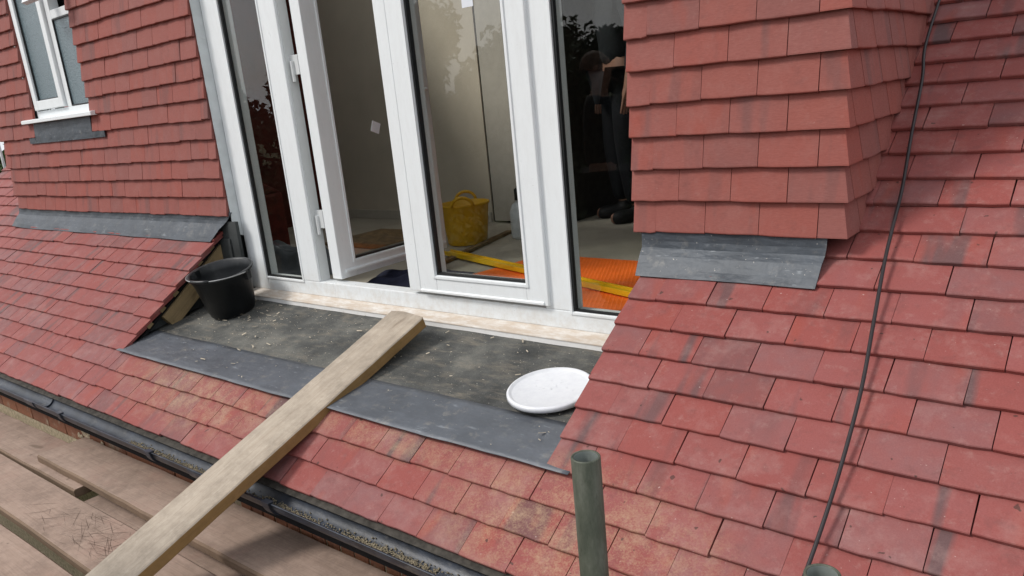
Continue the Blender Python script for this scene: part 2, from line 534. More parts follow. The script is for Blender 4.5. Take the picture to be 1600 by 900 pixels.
class B:
    """collects shapes into one mesh"""
    def __init__(s):
        s.v, s.f, s.m = [], [], []

    def add(s, v, f, mi=0):
        k = len(s.v)
        s.v += [tuple(x) for x in v]
        s.f += [tuple(i + k for i in q) for q in f]
        s.m += [mi] * len(f)
        return s

    def box(s, x0, x1, y0, y1, z0, z1, mi=0, M4=None):
        v = [Vector((x, y, z)) for z in (z0, z1) for y in (y0, y1) for x in (x0, x1)]
        if M4 is not None:
            v = [M4 @ q for q in v]
        f = [(0, 2, 3, 1), (4, 5, 7, 6), (0, 1, 5, 4), (2, 6, 7, 3), (0, 4, 6, 2), (1, 3, 7, 5)]
        return s.add(v, f, mi)

    def prism(s, prof, a, b, axis='x', mi=0):
        """prof: list of 2d points, extruded along axis from a to b"""
        n = len(prof)
        def P(t, p_):
            return {'x': (t, p_[0], p_[1]), 'y': (p_[0], t, p_[1]), 'z': (p_[0], p_[1], t)}[axis]
        v = [P(a, p_) for p_ in prof] + [P(b, p_) for p_ in prof]
        f = [tuple(range(n))[::-1], tuple(range(n, 2 * n))]
        f += [(i, (i + 1) % n, n + (i + 1) % n, n + i) for i in range(n)]
        return s.add(v, f, mi)

    def lathe(s, prof, n=32, mi=0, M4=None, close=False):
        """prof: list of (r, z)"""
        v = []
        for r_, z_ in prof:
            for k in range(n):
                a = 2 * PI * k / n
                q = Vector((r_ * math.cos(a), r_ * math.sin(a), z_))
                v.append(M4 @ q if M4 is not None else q)
        f = []
        for i in range(len(prof) - 1):
            for k in range(n):
                k2 = (k + 1) % n
                f.append((i * n + k, i * n + k2, (i + 1) * n + k2, (i + 1) * n + k))
        if close:
            f.append(tuple(range(n))[::-1])
            f.append(tuple((len(prof) - 1) * n + k for k in range(n)))
        return s.add(v, f, mi)

    def tube(s, pts, r, n=8, mi=0, caps=True):
        pts = [Vector(p_) for p_ in pts]
        v, f = [], []
        up = Vector((0, 0, 1))
        for i, p_ in enumerate(pts):
            d = (pts[min(i + 1, len(pts) - 1)] - pts[max(i - 1, 0)]).normalized()
            a = d.cross(up)
            if a.length < 1e-3:
                a = d.cross(Vector((1, 0, 0)))
            a.normalize()
            b = a.cross(d).normalized()
            rr = r[i] if isinstance(r, (list, tuple)) else r
            for k in range(n):
                t_ = 2 * PI * k / n
                v.append(p_ + rr * (math.cos(t_) * a + math.sin(t_) * b))
        for i in range(len(pts) - 1):
            for k in range(n):
                k2 = (k + 1) % n
                f.append((i * n + k, i * n + k2, (i + 1) * n + k2, (i + 1) * n + k))
        if caps:
            f.append(tuple(range(n))[::-1])
            f.append(tuple((len(pts) - 1) * n + k for k in range(n)))
        return s.add(v, f, mi)

    def build(s, name, mat, parent=None, smooth=False, mats=None, bevel=0, loc=None):
        o = mesh_obj(name, s.v, s.f, mat, parent, smooth, mats, s.m if mats else None)
        bm = bmesh.new()
        bm.from_mesh(o.data)
        bmesh.ops.recalc_face_normals(bm, faces=bm.faces)
        if bevel:
            bmesh.ops.bevel(bm, geom=[e for e in bm.edges if len(e.link_faces) == 2 and e.calc_face_angle(0) > 0.5],
                            offset=bevel, segments=2, affect='EDGES', profile=0.6)
        bm.to_mesh(o.data)
        bm.free()
        if loc:
            o.location = loc
        return o


def thing(name, label, cat, loc=(0, 0, 0), rot=(0, 0, 0), group=None):
    o = bpy.data.objects.new(name, None)
    COL.objects.link(o)
    o.location = loc
    o.rotation_euler = rot
    o['label'] = label
    o['category'] = cat
    if group:
        o['group'] = group
    return o


def tag(o, label, cat, group=None):
    o['label'] = label
    o['category'] = cat
    if group:
        o['group'] = group
    return o


# ------------------------------------------------------------------ the tile coursing
W = 0.1665                     # tile cover width
GP = 0.09795                   # gauge of the hung wall tiles
GR = 0.10148                   # gauge of the roof
PITCH = 0.65089
RY, RZ = -0.61728, -0.54727    # where roof course 0 has its lower edge
XR = 0.11006                   # joint phase of the roof
XP = -0.38312                  # joint phase of the hung tiles
T = 0.0112
camM = cam.rotation_euler.to_matrix()
camI = camM.transposed()


def px(p):
    c = camI @ (Vector(p) - cam.location)
    if c.z > -0.05:
        return None
    return (800 - 4.9 + 1216.5 * c.x / -c.z, 450 + 39.9 - 1216.5 * c.y / -c.z)


tile_cache = {}


def tile_mesh(w, L, kind, mat, var):
    w = round(w / 0.002) * 0.002
    key = (w, L, kind, var)
    if key in tile_cache:
        return tile_cache[key]
    rs = random.Random(hash((w, L, var)) & 0xffff)
    hw = w / 2
    g = 0.0004 if w <= 0.05 else (0.0010 if kind == 'roof' else 0.0007)
    T = 0.0125 if kind == 'roof' else 0.0150
    prof = [(0.0, -T), (-0.0006, -0.003), (0.0014, -0.0006), (0.005, 0.0), (L, 0.0), (L, -T)]
    v = []
    xs = [-hw + g, -hw * 0.5, 0.0, hw * 0.5, hw - g]
    jit = [rs.uniform(-0.0017, 0.0017) for _ in xs]
    for i, x in enumerate(xs):
        for k, (y, z) in enumerate(prof):
            yy = y + (jit[i] if k < 4 else 0)
            if i in (0, 4) and k < 3:
                yy += 0.0010
            cz = 0.0012 * (1 - (x / hw) ** 2)
            v.append((x, yy, z + cz))
    n = len(prof)
    f = []
    for i in range(4):
        for k in range(n):
            k2 = (k + 1) % n
            f.append((i * n + k, (i + 1) * n + k, (i + 1) * n + k2, i * n + k2))
    f.append(tuple(range(n)))
    f.append(tuple(4 * n + k for k in range(n))[::-1])
    me = bpy.data.meshes.new('tile')
    me.from_pydata(v, [], f)
    me.materials.append(mat)
    me.update()
    tile_cache[key] = me
    return me


def course(n, gauge, x0, x1, phase, L=0.16, xjit=0.001, minw=0.035):
    """list of tiles (centre x, width, row) filling x0..x1 with joints at phase + k W"""
    out = []
    j = math.floor((x0 - phase) / W)
    edges = [x0]
    while True:
        j += 1
        e = phase + j * W
        if e >= x1 - 1e-4:
            break
        if e > x0 + 1e-4:
            edges.append(e)
    edges.append(x1)
    if len(edges) > 2 and edges[1] - edges[0] < minw:
        edges.pop(1)
    if len(edges) > 2 and edges[-1] - edges[-2] < minw:
        edges.pop(-2)
    for a, b in zip(edges[:-1], edges[1:]):
        out.append(((a + b) / 2, b - a, n, L))
    return out


def lay(parent, tiles, gauge, kind, mat, limit=290, margin=6, tilt=0.165, stuff_name='outlying_tiles'):
    """individual tiles where the picture shows them, the outlying rest joined"""
    mw = parent.matrix_world.copy() if False else Matrix.LocRotScale(parent.location, parent.rotation_euler, None)
    ranked = []
    for t in tiles:
        x, w, n, L = t
        c = [px(mw @ Vector((x + sx * w / 2, n * gauge + sy, 0))) for sx, sy in ((-1, 0), (1, 0), (1, gauge), (-1, gauge))]
        if any(q is None for q in c):
            ranked.append((0, t))
            continue
        inside = any(-margin < q[0] < 1600 + margin and -margin < q[1] < 900 + margin for q in c)
        area = 0
        for i in range(4):
            a, b = c[i], c[(i + 1) % 4]
            area += a[0] * b[1] - b[0] * a[1]
        ranked.append((abs(area) if inside else 0, t))
    ranked.sort(key=lambda q: -q[0])
    rest = B()
    rs = random.Random(3)
    for k, (a, (x, w, n, L)) in enumerate(ranked):
        me = tile_mesh(w, L, kind, mat, rs.randrange(5))
        loc = Vector((x + rs.gauss(0, 0.0006), n * gauge + rs.gauss(0, 0.0016), rs.gauss(0, 0.0006)))
        rot = Euler((-tilt + rs.gauss(0, 0.006), rs.gauss(0, 0.006), rs.gauss(0, 0.006)))
        if a > 0 and k < limit:
            o = bpy.data.objects.new('tile', me)
            COL.objects.link(o)
            o.location = loc
            o.rotation_euler = rot
            o.parent = parent
        else:
            m4 = Matrix.LocRotScale(loc, rot, None)
            rest.add([m4 @ v.co for v in me.vertices], [tuple(p_.vertices) for p_ in me.polygons])
    if rest.v:
        o = mesh_obj(stuff_name, rest.v, rest.f, mat, parent)
        o['kind'] = 'stuff'
    return sum(1 for a, _ in ranked if a > 0)


# ------------------------------------------------------------------ ground
gb = B()
gb.add([(-600, -600, -3.7), (600, -600, -3.7), (600, 600, -3.7), (-600, 600, -3.7)], [(0, 1, 2, 3)])
ground = gb.build('ground', M['ground'])
ground['kind'] = 'structure'

# ------------------------------------------------------------------ pitched roof
CL, CR = -3.135, -0.588         # the cut edges either side of the flat roof
XMIN, XMAX = -7.3, 1.6
WEND = -5.86                    # far end of the left hung wall
roof = thing('pitched_roof', 'main roof slope of red plain tiles running round the cut-out below the doors', 'roof',
             (0, RY, RZ), (PITCH, 0, 0))
tiles = []
ph = {4: 0.012, 6: -0.015, 10: 0.014, 12: 0.012, 0: 0.009, 1: -0.006, 5: -0.006, 8: -0.006, -1: -0.006, 7: 0.004}
for n in range(-3, 22):
    phase = XR + (0 if n % 2 else W / 2) + ph.get(n, 0.0)
    if n < 0:
        if n == -1:
            tiles += course(n, GR, XMIN, CL, phase)
            tiles += course(n, GR, CL, CR, phase, L=0.106)
            tiles += course(n, GR, CR, XMAX, phase)
        else:
            tiles += course(n, GR, XMIN, XMAX, phase)
    elif n <= 7:
        cl = CL + 0.004 * n
        tiles += course(n, GR, XMIN, cl, phase, L=0.16)
        tiles += course(n, GR, CR + (0.0 if n < 6 else 0.004 * (n - 5)), XMAX, phase)
    else:
        tiles += course(n, GR, XMIN, WEND + (0.0 if n % 2 else 0.03), phase)
        tiles += course(n, GR, -0.055, XMAX, phase)
seen_roof = lay(roof, tiles, GR, 'roof', M['roof_tile'], tilt=0.134)
# underlay below the tiles
ub = B()
for a, b, s0, s1 in ((XMIN, CL - 0.02, -0.30, 0.78), (CL - 0.02, CR + 0.02, -0.30, -0.02), (CR + 0.02, XMAX, -0.30, 0.76),
                     (XMIN, WEND, 0.78, 2.3), (0.04, XMAX, 0.76, 2.3)):
    ub.box(a, b, s0, s1, -0.060, -0.045)
ub.build('underlay', M['black'], roof)
# battens and the rafter at the left cut edge
rb = B()
rb.box(CL - 0.055, CL - 0.006, 0.25, 0.735, -0.150, -0.062)
rb.build('rafter', M['batten'], roof, bevel=0.002)
for n in range(1, 8):
    bb = B()
    bb.box(CL - 0.25, CL - 0.003 + random.uniform(-.004, .004), n * GR + 0.060, n * GR + 0.093, -0.044, -0.026)
    bb.build('batten', M['batten'], roof)
cb = B()
cb.box(CR + 0.01, CR + 0.06, 0.03, 0.72, -0.150, -0.062)
cb.build('rafter', M['batten'], roof, bevel=0.002)

# ------------------------------------------------------------------ the flat roof deck in the cut-out
DM = 0.185


def dz(y):
    return -0.435 + DM * y


deck = thing('flat_roof', 'small felted flat roof outside the doors with a lead edge strip', 'flat roof')


def sheet(name, x0, x1, y0, y1, zf, th, mat, parent, nx=40, ny=6, wob=0.002, seed=1, edge=0.0):
    rs = random.Random(seed)
    ph_ = [rs.uniform(0, 6) for _ in range(6)]
    def wv(x, y):
        return wob * (math.sin(9 * x + ph_[0]) * math.sin(11 * y + ph_[1]) + 0.6 * math.sin(23 * x + ph_[2] + 5 * y) + 0.4 * math.sin(31 * y + 13 * x + ph_[3]))
    v = []
    for k in (0, 1):
        for j in range(ny + 1):
            for i in range(nx + 1):
                x = x0 + (x1 - x0) * i / nx
                y = y0 + (y1 - y0) * j / ny
                if j == 0:
                    y += edge * math.sin(7 * x + ph_[4]) + edge * 0.6 * math.sin(29 * x + ph_[5])
                z = zf(y) + wv(x, y)
                v.append((x, y, z - (th if k else 0)))
    N = (nx + 1) * (ny + 1)
    f = []
    for j in range(ny):
        for i in range(nx):
            a = j * (nx + 1) + i
            f.append((a, a + 1, a + nx + 2, a + nx + 1))
            f.append((N + a, N + a + nx + 1, N + a + nx + 2, N + a + 1))
    for i in range(nx):
        f.append((i, N + i, N + i + 1, i + 1))
        a = ny * (nx + 1) + i
        f.append((a, a + 1, N + a + 1, N + a))
    for j in range(ny):
        a = j * (nx + 1)
        f.append((a, a + nx + 1, N + a + nx + 1, N + a))
        a += nx
        f.append((a, N + a, N + a + nx + 1, a + nx + 1))
    o = mesh_obj(name, v, f, mat, parent, smooth=True)
    return o


sheet('felt', CL - 0.06, CR + 0.06, -0.46, 0.02, lambda y: dz(y) + 0.004, 0.006, M['felt'], deck, 60, 12, 0.0011, 4)
sheet('lead_strip', CL - 0.04, -0.503, -0.628, -0.418, lambda y: dz(y) + 0.0065, 0.0018, M['lead'], deck, 80, 10, 0.0006, 9, 0.0012)
db = B()
db.prism([(-0.60, dz(-0.60) - 0.012), (0.03, dz(0.03) - 0.006), (0.03, dz(0.03) - 0.03), (-0.56, dz(-0.6) - 0.03)], CL - 0.05, CR + 0.05, 'x')
db.build('deck_board', M['black'], deck)
# dark upstands closing the sides of the cut-out
mb = B()
mb.add([(CL - 0.058, -0.60, -0.56), (CL - 0.058, 0.05, -0.50), (CL - 0.058, 0.05, -0.10), (CL - 0.058, -0.05, -0.19), (CL - 0.058, -0.60, -0.60)],
       [(0, 1, 2, 3, 4)])
mb.add([(CR + 0.062, -0.60, -0.56), (CR + 0.062, 0.05, -0.50), (CR + 0.062, 0.05, -0.10), (CR + 0.062, -0.05, -0.19), (CR + 0.062, -0.60, -0.60)],
       [(0, 1, 2, 3, 4)])
mb.build('side_upstand', M['membrane'], deck)
mb = B()
mb.box(CL - 0.06, -2.975, 0.012, 0.03, -0.47, -0.03)
mb.box(CL - 0.02, -3.045, 0.004, 0.012, -0.46, -0.12)
mb.build('end_upstand', M['membrane'], deck)
# shavings and crumbs on the felt
cbx = B()
rs = random.Random(12)
for i in range(300):
    x = rs.uniform(CL + 0.02, CR + 0.02)
    y = -0.01 - abs(rs.gauss(0, 0.30))
    if y < -0.6:
        continue
    if rs.random() < 0.5:
        x = rs.gauss(-2.5, 0.4)
    if not (CL < x < CR + .03):
        continue
    l_ = rs.uniform(0.002, 0.007) if rs.random() < 0.8 else rs.uniform(0.008, 0.024)
    m4 = Matrix.Translation((x, y, dz(y) + 0.0135)) @ Euler((rs.uniform(-.4, .4), rs.uniform(-.4, .4), rs.gauss(0.5, 0.7))).to_matrix().to_4x4()
    cbx.box(-l_ / 2, l_ / 2, -l_ / 9, l_ / 9, -0.0008, 0.0008, 0, m4)
cr = cbx.build('shavings', M['chips'])
cr['kind'] = 'stuff'
tag(cr, 'pale wood shavings and crumbs scattered over the flat roof felt', 'debris')

# ------------------------------------------------------------------ hung tile wall, left
lwall = thing('tile_hung_wall', 'long left hand wall hung with red tiles around a small white window', 'wall', (0, 0, 0), (PI / 2, 0, 0))
WX0, WX1 = -5.16, -4.315      # window opening in the tiling
tiles = []
for n in range(0, 19):
    phase = XP + (0 if n % 2 == 0 else W / 2) + random.uniform(-0.012, 0.012) + 0.05
    e0 = WEND + (0.0 if n % 2 else 0.035)
    if n == 5:
        tiles += course(n, GP, e0, -5.20, phase)
        tiles += course(n, GP, -4.33, -3.02, phase)
    elif n > 5:
        tiles += course(n, GP, e0, WX0 - 0.01 * (n == 6) * 1, phase)
        tiles += course(n, GP, WX1, -3.02, phase)
    else:
        tiles += course(n, GP, e0, -3.02, phase)
seen_wall = lay(lwall, tiles, GP, 'wall', M['wall_tile'])
wb = B()     # sheathing behind the tiles, with the window hole (local: x, z up as y, out as z)
wb.box(WEND + 0.03, WX0, -0.5, 2.2, -0.10, -0.030)
wb.box(WX1, -3.03, -0.5, 2.2, -0.10, -0.030)
wb.box(WX0, WX1, -0.5, 0.585, -0.10, -0.030)
wb.box(WX0, WX1, 1.75, 2.2, -0.10, -0.030)
wb.build('sheathing', M['black'], lwall)
# stepped lead soakers down the reveal beside the doors
rs = random.Random(5)
for n in range(-1, 16):
    z0 = n * GP - 0.012 if n >= 0 else -0.10
    z1 = (n + 1) * GP + 0.012
    d = 0.0012 * (n % 2) + 0.0008
    sb = B()
    v = [(-3.013 + d, 0.019, z0 + 0.010), (-3.008 + d, 0.068, z0 - 0.010), (-3.008 + d, 0.068, z1 - 0.010), (-3.013 + d, 0.019, z1 + 0.010)]
    v2 = [(x - 0.003, y, z) for x, y, z in v]
    sb.add([(x, z, -y) for x, y, z in v + v2], [(0, 1, 2, 3), (7, 6, 5, 4), (0, 4, 5, 1), (1, 5, 6, 2), (2, 6, 7, 3), (3, 7, 4, 0)])
    sb.build('soaker', M['lead_light'], lwall)

# ------------------------------------------------------------------ small window in the left wall
win = thing('casement_window', 'small white window with obscured glass in the left tiled wall', 'window', (0, 0.035, 0))
FX0, FX1, FZ0, FZ1 = -5.19, -4.25, 0.605, 1.62
def ring(b, x0, x1, z0, z1, w, y0, y1, wb_=None, mi=0):
    wb2 = wb_ if wb_ is not None else w
    b.box(x0, x0 + w, y0, y1, z0, z1, mi)
    b.box(x1 - w, x1, y0, y1, z0, z1, mi)
    b.box(x0 + w, x1 - w, y0 + 0.0004, y1, z0, z0 + wb2, mi)
    b.box(x0 + w, x1 - w, y0 + 0.0004, y1, z1 - w, z1, mi)


b = B()
ring(b, FX0, FX1, FZ0, FZ1, 0.05, 0, 0.06)
b.box(-4.665, -4.605, 0.0006, 0.06, FZ0 + 0.05, FZ1 - 0.05)
b.box(-4.605, FX1 - 0.05, 0.001, 0.06, 1.165, 1.215)
b.build('frame', M['pvc'], win, bevel=0.003)
b = B()
ring(b, -5.135, -4.675, 0.66, 1.58, 0.058, -0.018, 0.02)
sash = b.build('sash', M['pvc'], win, bevel=0.004)
b = B()
ring(b, -5.077, -4.733, 0.718, 1.522, 0.007, -0.006, 0.012)
b.build('gasket', M['rubber'], sash)
b = B()
b.box(-5.075, -4.735, 0.004, 0.014, 0.72, 1.52)
b.build('pane', M['obscure'], sash)
b = B()
ring(b, -4.603, -4.302, 0.657, 1.163, 0.006, -0.001, 0.014)
b.build('gasket', M['rubber'], win)
b = B()
b.box(-4.60, -4.305, 0.008, 0.018, 0.66, 1.16)
b.build('pane', M['obscure'], win)
b = B()     # top-hung light, pushed open
m4 = Matrix.Translation((0, 0, 1.56)) @ Matrix.Rotation(R(-24), 4, 'X') @ Matrix.Translation((0, 0, -1.56))
for a in ((-4.60, -4.56, -0.01, 0.02, 1.22, 1.56), (-4.345, -4.305, -0.01, 0.02, 1.22, 1.56), (-4.56, -4.345, -0.01, 0.02, 1.22, 1.26)):
    b.box(*a, 0, m4)
b.build('top_light', M['pvc'], win, bevel=0.002)
b = B()
b.prism([(-0.062, 0.583), (-0.062, 0.603), (-0.050, 0.608), (0.03, 0.613), (0.03, 0.583)], -5.30, -4.235)
b.build('window_sill', M['pvc'], win, bevel=0.002)
b = B()
b.box(FX0 - 0.02, FX0, -0.02, 0.08, 0.6, 1.6)
b.build('reveal_board', M['pvc_in'], win)
b = B()
b.box(FX0 - 0.05, FX1 + 0.05, 0.35, 0.37, 0.4, 1.8)
b.build('blind', M['plaster'], win)


# ------------------------------------------------------------------ lead flashings
def apron(name, x0, x1, label, mat, ptop=(0.006, 0.02), pfold=(-0.004, -0.045), pbot=(-0.060, -0.1175), seed=1, left_lift=0.0, right_lift=0.0, nx=30, skewl=0.0, skewr=0.0):
    rs = random.Random(seed)
    ph_ = [rs.uniform(0, 6) for _ in range(8)]
    prof = [(ptop[0], ptop[1])]
    for t_ in (0.4, 0.8):
        prof.append((ptop[0] + (pfold[0] - ptop[0]) * t_, ptop[1] + (pfold[1] - ptop[1]) * t_))
    prof.append((pfold[0] - 0.004, pfold[1] - 0.006))
    for t_ in (0.4, 0.78, 1.0):
        prof.append((pfold[0] + (pbot[0] - pfold[0]) * t_, pfold[1] + (pbot[1] - pfold[1]) * t_ + 0.0065 * math.sin(PI * t_)))
    v = []
    n = len(prof)
    for k in (0, 1):
        for i in range(nx + 1):
            u = i / nx
            for j, (y, z) in enumerate(prof):
                tt = j / (n - 1)
                x = x0 + (x1 - x0) * u + skewl * tt * (1 - u) + skewr * tt * u
                lift = left_lift * max(0, 1 - u * 8) + right_lift * max(0, 1 - (1 - u) * 8)
                w_ = 0.0012 * math.sin(13 * x + ph_[0] + j * 0.5) + 0.0006 * math.sin(41 * x + ph_[3] + j)
                edge = 0.003 * math.sin(11 * x + ph_[0]) if j == n - 1 else 0
                v.append((x, y - w_ - lift * tt * 0.3 - edge - (0 if k == 0 else -0.003), z + w_ * 0.6 + lift * tt + (0 if k == 0 else -0.002)))
    N = (nx + 1) * n
    f = []
    for i in range(nx):
        for j in range(n - 1):
            a = i * n + j
            f.append((a, a + n, a + n + 1, a + 1))
            f.append((N + a, N + a + 1, N + a + n + 1, N + a + n))
        a = i * n + n - 1
        f.append((a, a + n, N + a + n, N + a))
    for i in (0, nx):
        for j in range(n - 1):
            a = i * n + j
            f.append((a, a + 1, N + a + 1, N + a))
    o = mesh_obj(name, v, f, mat, None, smooth=False)
    tag(o, label, 'flashing', 'lead flashings at the foot of the walls')
    return o


apron('lead_flashing', -0.606, -0.022, 'grey lead flashing under the right hand tiled pier', M['lead_apron'], (0.010, 0.03), (0.005, -0.044), (-0.060, -0.1285), 3, skewl=0.012, skewr=-0.012)
apron('lead_flashing', -5.86, -4.455, 'left lead flashing sheet with a crumpled far end below the left wall', M['lead_apron'], (0.014, 0.02), (0.008, -0.036), (-0.058, -0.1265), 5, left_lift=0.012, nx=60)
apron('lead_flashing', -4.47, -2.99, 'right lead flashing sheet below the left wall ending behind the black bucket', M['lead_apron'], (0.013, 0.02), (0.006, -0.035), (-0.059, -0.1265), 8, right_lift=0.0, nx=60, skewr=-0.140)
sb = B()
sb.prism([(0.010, 0.60), (0.001, 0.50), (-0.0015, 0.452), (0.002, 0.452), (0.005, 0.50), (0.014, 0.60)], -5.196, -4.334)
sb.prism([(-0.0012, 0.489), (-0.0017, 0.4525), (0.002, 0.4525), (0.004, 0.489)], -5.30, -5.1965)
sb.prism([(-0.0012, 0.489), (-0.0017, 0.4525), (0.002, 0.4525), (0.004, 0.489)], -4.3335, -4.17)
tag(sb.build('lead_flashing', M['lead_apron'], smooth=False), 'grey lead apron under the sill of the small window', 'flashing')

# ------------------------------------------------------------------ right pier: front and cheek
pier = thing('tile_hung_pier', 'square red tiled pier to the right of the glass doors', 'wall', (0, 0, 0), (PI / 2, 0, 0))
PX0, PX1 = -0.628, 0.031
for n in range(0, 12):
    phase = XP + (0 if n % 2 == 0 else W / 2)
    cs = course(n, GP, PX0 + 0.004 * random.uniform(-1, 1), PX1, phase, minw=0.05)
    lay(pier, cs[:-1], GP, 'wall', M['wall_tile'], stuff_name='upper_tiles')
    # the last of each course is a corner tile returning round the arris
    xc, wl_, _, _ = cs[-1]
    xl = xc - wl_ / 2 + 0.0012
    side = 0.055 if n % 2 else 0.125
    v = []
    Lc = 0.15
    for q in (0.0, 0.004, Lc):
        k_ = 0.165 * q + (0.0006 if q == 0 else 0)
        for (x, y) in ((xl, k_), (PX1 - k_, k_), (PX1 - k_, side), (PX1 - k_ - T, side), (PX1 - k_ - T, k_ + T), (xl, k_ + T)):
            v.append((x, q, -y))
    f = []
    for lv in (0, 6):
        for k_ in range(6):
            f.append((lv + k_, lv + (k_ + 1) % 6, lv + 6 + (k_ + 1) % 6, lv + 6 + k_))
    f += [(0, 5, 4, 1), (1, 4, 3, 2), (12, 13, 16, 17), (13, 14, 15, 16)]
    ct = mesh_obj('corner_tile', v, f, M['wall_tile'], pier)
    bm = bmesh.new(); bm.from_mesh(ct.data); bmesh.ops.recalc_face_normals(bm, faces=bm.faces); bm.to_mesh(ct.data); bm.free()
    ct.location = (0, n * GP, random.uniform(-0.0004, 0.0004))
b = B()
b.box(PX0 + 0.012, PX1 - 0.035, 0.03, 2.2, -0.13, -0.028)
b.box(PX0 + 0.012, -0.06, -0.45, 0.03, -0.13, -0.0283)
b.build('sheathing', M['black'], pier)
cheek = thing('dormer_cheek', 'shaded side of the tiled pier running back into the roof slope', 'wall', (PX1 + 0.001, 0, 0), (PI / 2, 0, PI / 2))
for n in range(0, 13):
    yend = (n * GP - RZ) / math.tan(PITCH) + RY - 0.0
    ye = yend + 0.16
    lay(cheek, course(n, GP, 0.056 if n % 2 else 0.126, ye, 0.0 + (0.055 if n % 2 else 0.13), minw=0.03), GP, 'wall', M['wall_tile'], tilt=0.165, stuff_name='upper_tiles')
b = B()
b.add([(0.03, 0.0, -0.04), (2.6, 2.0, -0.04), (0.03, 2.2, -0.04), (0.03, 0.0, -0.10), (2.6, 2.0, -0.10), (0.03, 2.2, -0.10)], [(0, 1, 2), (5, 4, 3), (0, 3, 4, 1), (1, 4, 5, 2), (2, 5, 3, 0)])
b.build('sheathing', M['black'], cheek)
b = B()
b.prism([(0.05, 0.05), (0.05, 2.2), (3.0, 2.2), (0.3, 0.05)], -0.03, -0.022, 'x')
bk = b.build('inner_lining', M['black'], pier)
bk.rotation_euler = (-PI / 2, 0, 0)

# ------------------------------------------------------------------ glazed doors
D = 0.065
doors = thing('patio_doors', 'white framed glazed double doors with fixed side panes, left leaf open inwards', 'door', (0, D, 0))
ZT = 1.78
b = B()
b.box(-3.004, -2.856, 0, 0.07, -0.388, ZT)
b.box(-2.549, -2.420, 0, 0.045, -0.318, ZT - 0.06)
b.box(-1.058, -0.938, 0, 0.07, -0.318, ZT - 0.06)
b.box(-0.622, -0.500, 0, 0.07, -0.388, ZT)
b.box(-2.852, -0.622, 0.0004, 0.07, -0.388, -0.318)
b.box(-2.852, -0.622, 0.0004, 0.07, ZT - 0.06, ZT)
b.build('frame', M['pvc'], doors, bevel=0.004)
b = B()   # thin bead steps on the frame
for x0, x1 in ((-2.866, -2.540), (-0.947, -0.612)):
    ring(b, x0, x1, -0.330, ZT - 0.05, 0.010, -0.004, 0.02)
b.build('glazing_bead', M['pvc'], doors, bevel=0.002)
b = B()
b.box(-2.4215, -2.414, 0.012, 0.062, -0.318, ZT - 0.06)
b.build('jamb_rebate', M['pvc_in'], doors)
for x0, x1 in ((-2.856, -2.545), (-0.938, -0.618)):
    b = B()
    ring(b, x0, x1, -0.322, ZT - 0.055, 0.011, 0.004, 0.021)
    b.build('gasket', M['rubber'], doors)
    b = B()
    b.box(x0 + 0.002, x1 - 0.002, 0.0215, 0.0235, -0.318, ZT - 0.06)
    b.build('pane', M['glass'], doors)
b = B()
b.prism([(0.004 - D + D, -0.386), (0.004, -0.3872), (-0.028, -0.400), (-0.066, -0.408), (-0.066, -0.412), (-0.048, -0.414), (-0.048, -0.424), (0.05, -0.424), (0.05, -0.386)], -2.985, -0.53)
b.build('sill', M['sill'], doors)
b = B()
b.prism([(-0.064, -0.4128), (-0.064, -0.441), (-0.055, -0.443), (0.0, -0.445), (0.0, -0.4262), (-0.0484, -0.4262), (-0.0484, -0.4144)], -2.985, -0.53)
b.build('sill_nosing', M['sill_front'], doors, bevel=0.001)

leaf = None
def door_leaf(x0, x1, name='door_leaf', mirror=False, label=None):
    """closed leaf in the frame plane; x0..x1, hinge side left when not mirrored"""
    e = bpy.data.objects.new(name, None)
    COL.objects.link(e)
    e.parent = doors
    w = x1 - x0
    z0, z1 = -0.305, ZT - 0.065
    b = B()
    st = 0.098
    b.box(0, st, -0.012, 0.055, z0, z1)
    b.box(w - st, w, -0.012, 0.055, z0, z1)
    b.box(st, w - st, -0.0116, 0.055, z0, z0 + 0.080)
    b.box(st, w - st, -0.0116, 0.055, z1 - 0.09, z1)
    b.build('leaf_frame', M['pvc'], e, bevel=0.004)
    b = B()
    ring(b, st - 0.014, w - st + 0.014, z0 + 0.066, z1 - 0.076, 0.012, -0.017, 0.0)
    b.build('bead', M['pvc'], e, bevel=0.002)
    b = B()
    ring(b, st - 0.001, w - st + 0.001, z0 + 0.079, z1 - 0.089, 0.010, -0.004, 0.0175)
    b.build('gasket', M['rubber'], e)
    b = B()
    b.box(st, w - st, 0.018, 0.020, z0 + 0.08, z1 - 0.09)
    b.build('pane', M['glass_thin'] if not mirror else M['glass'], e)
    if label:
        e['label'] = label
    return e


right_leaf = door_leaf(-1.702, -1.034, mirror=True, label='closed right hand door leaf')
right_leaf.location = (-1.702, -0.004, 0)
b = B()
b.box(-0.070, -0.0035, -0.010, 0.045, -0.302, ZT - 0.07)
b.build('astragal', M['pvc'], right_leaf, bevel=0.004)
b = B()
b.box(-0.0035, 0.0, 0.000, 0.04, -0.302, ZT - 0.07)
b.build('meeting_seal', M['rubber'], right_leaf)
b = B()
b.prism([(-0.018, -0.300), (-0.018, -0.292), (-0.0125, -0.288), (-0.011, -0.300)], 0.002, 0.650)
b.build('drip_bar', M['pvc'], right_leaf, bevel=0.001)
b = B()
b.box(0.372, 0.425, 0.0145, 0.0165, 0.775, 0.90)
b.build('sticker', M['paper'], right_leaf)

left_leaf = door_leaf(0, 0.735, label='left hand door leaf standing open into the room')
left_leaf.location = (-2.325, 0.015, 0)
left_leaf.rotation_euler = (0, 0, PI / 2)      # opened square into the room: outer face looks to +X
left_leaf.location = (-2.302, 0.035, 0)
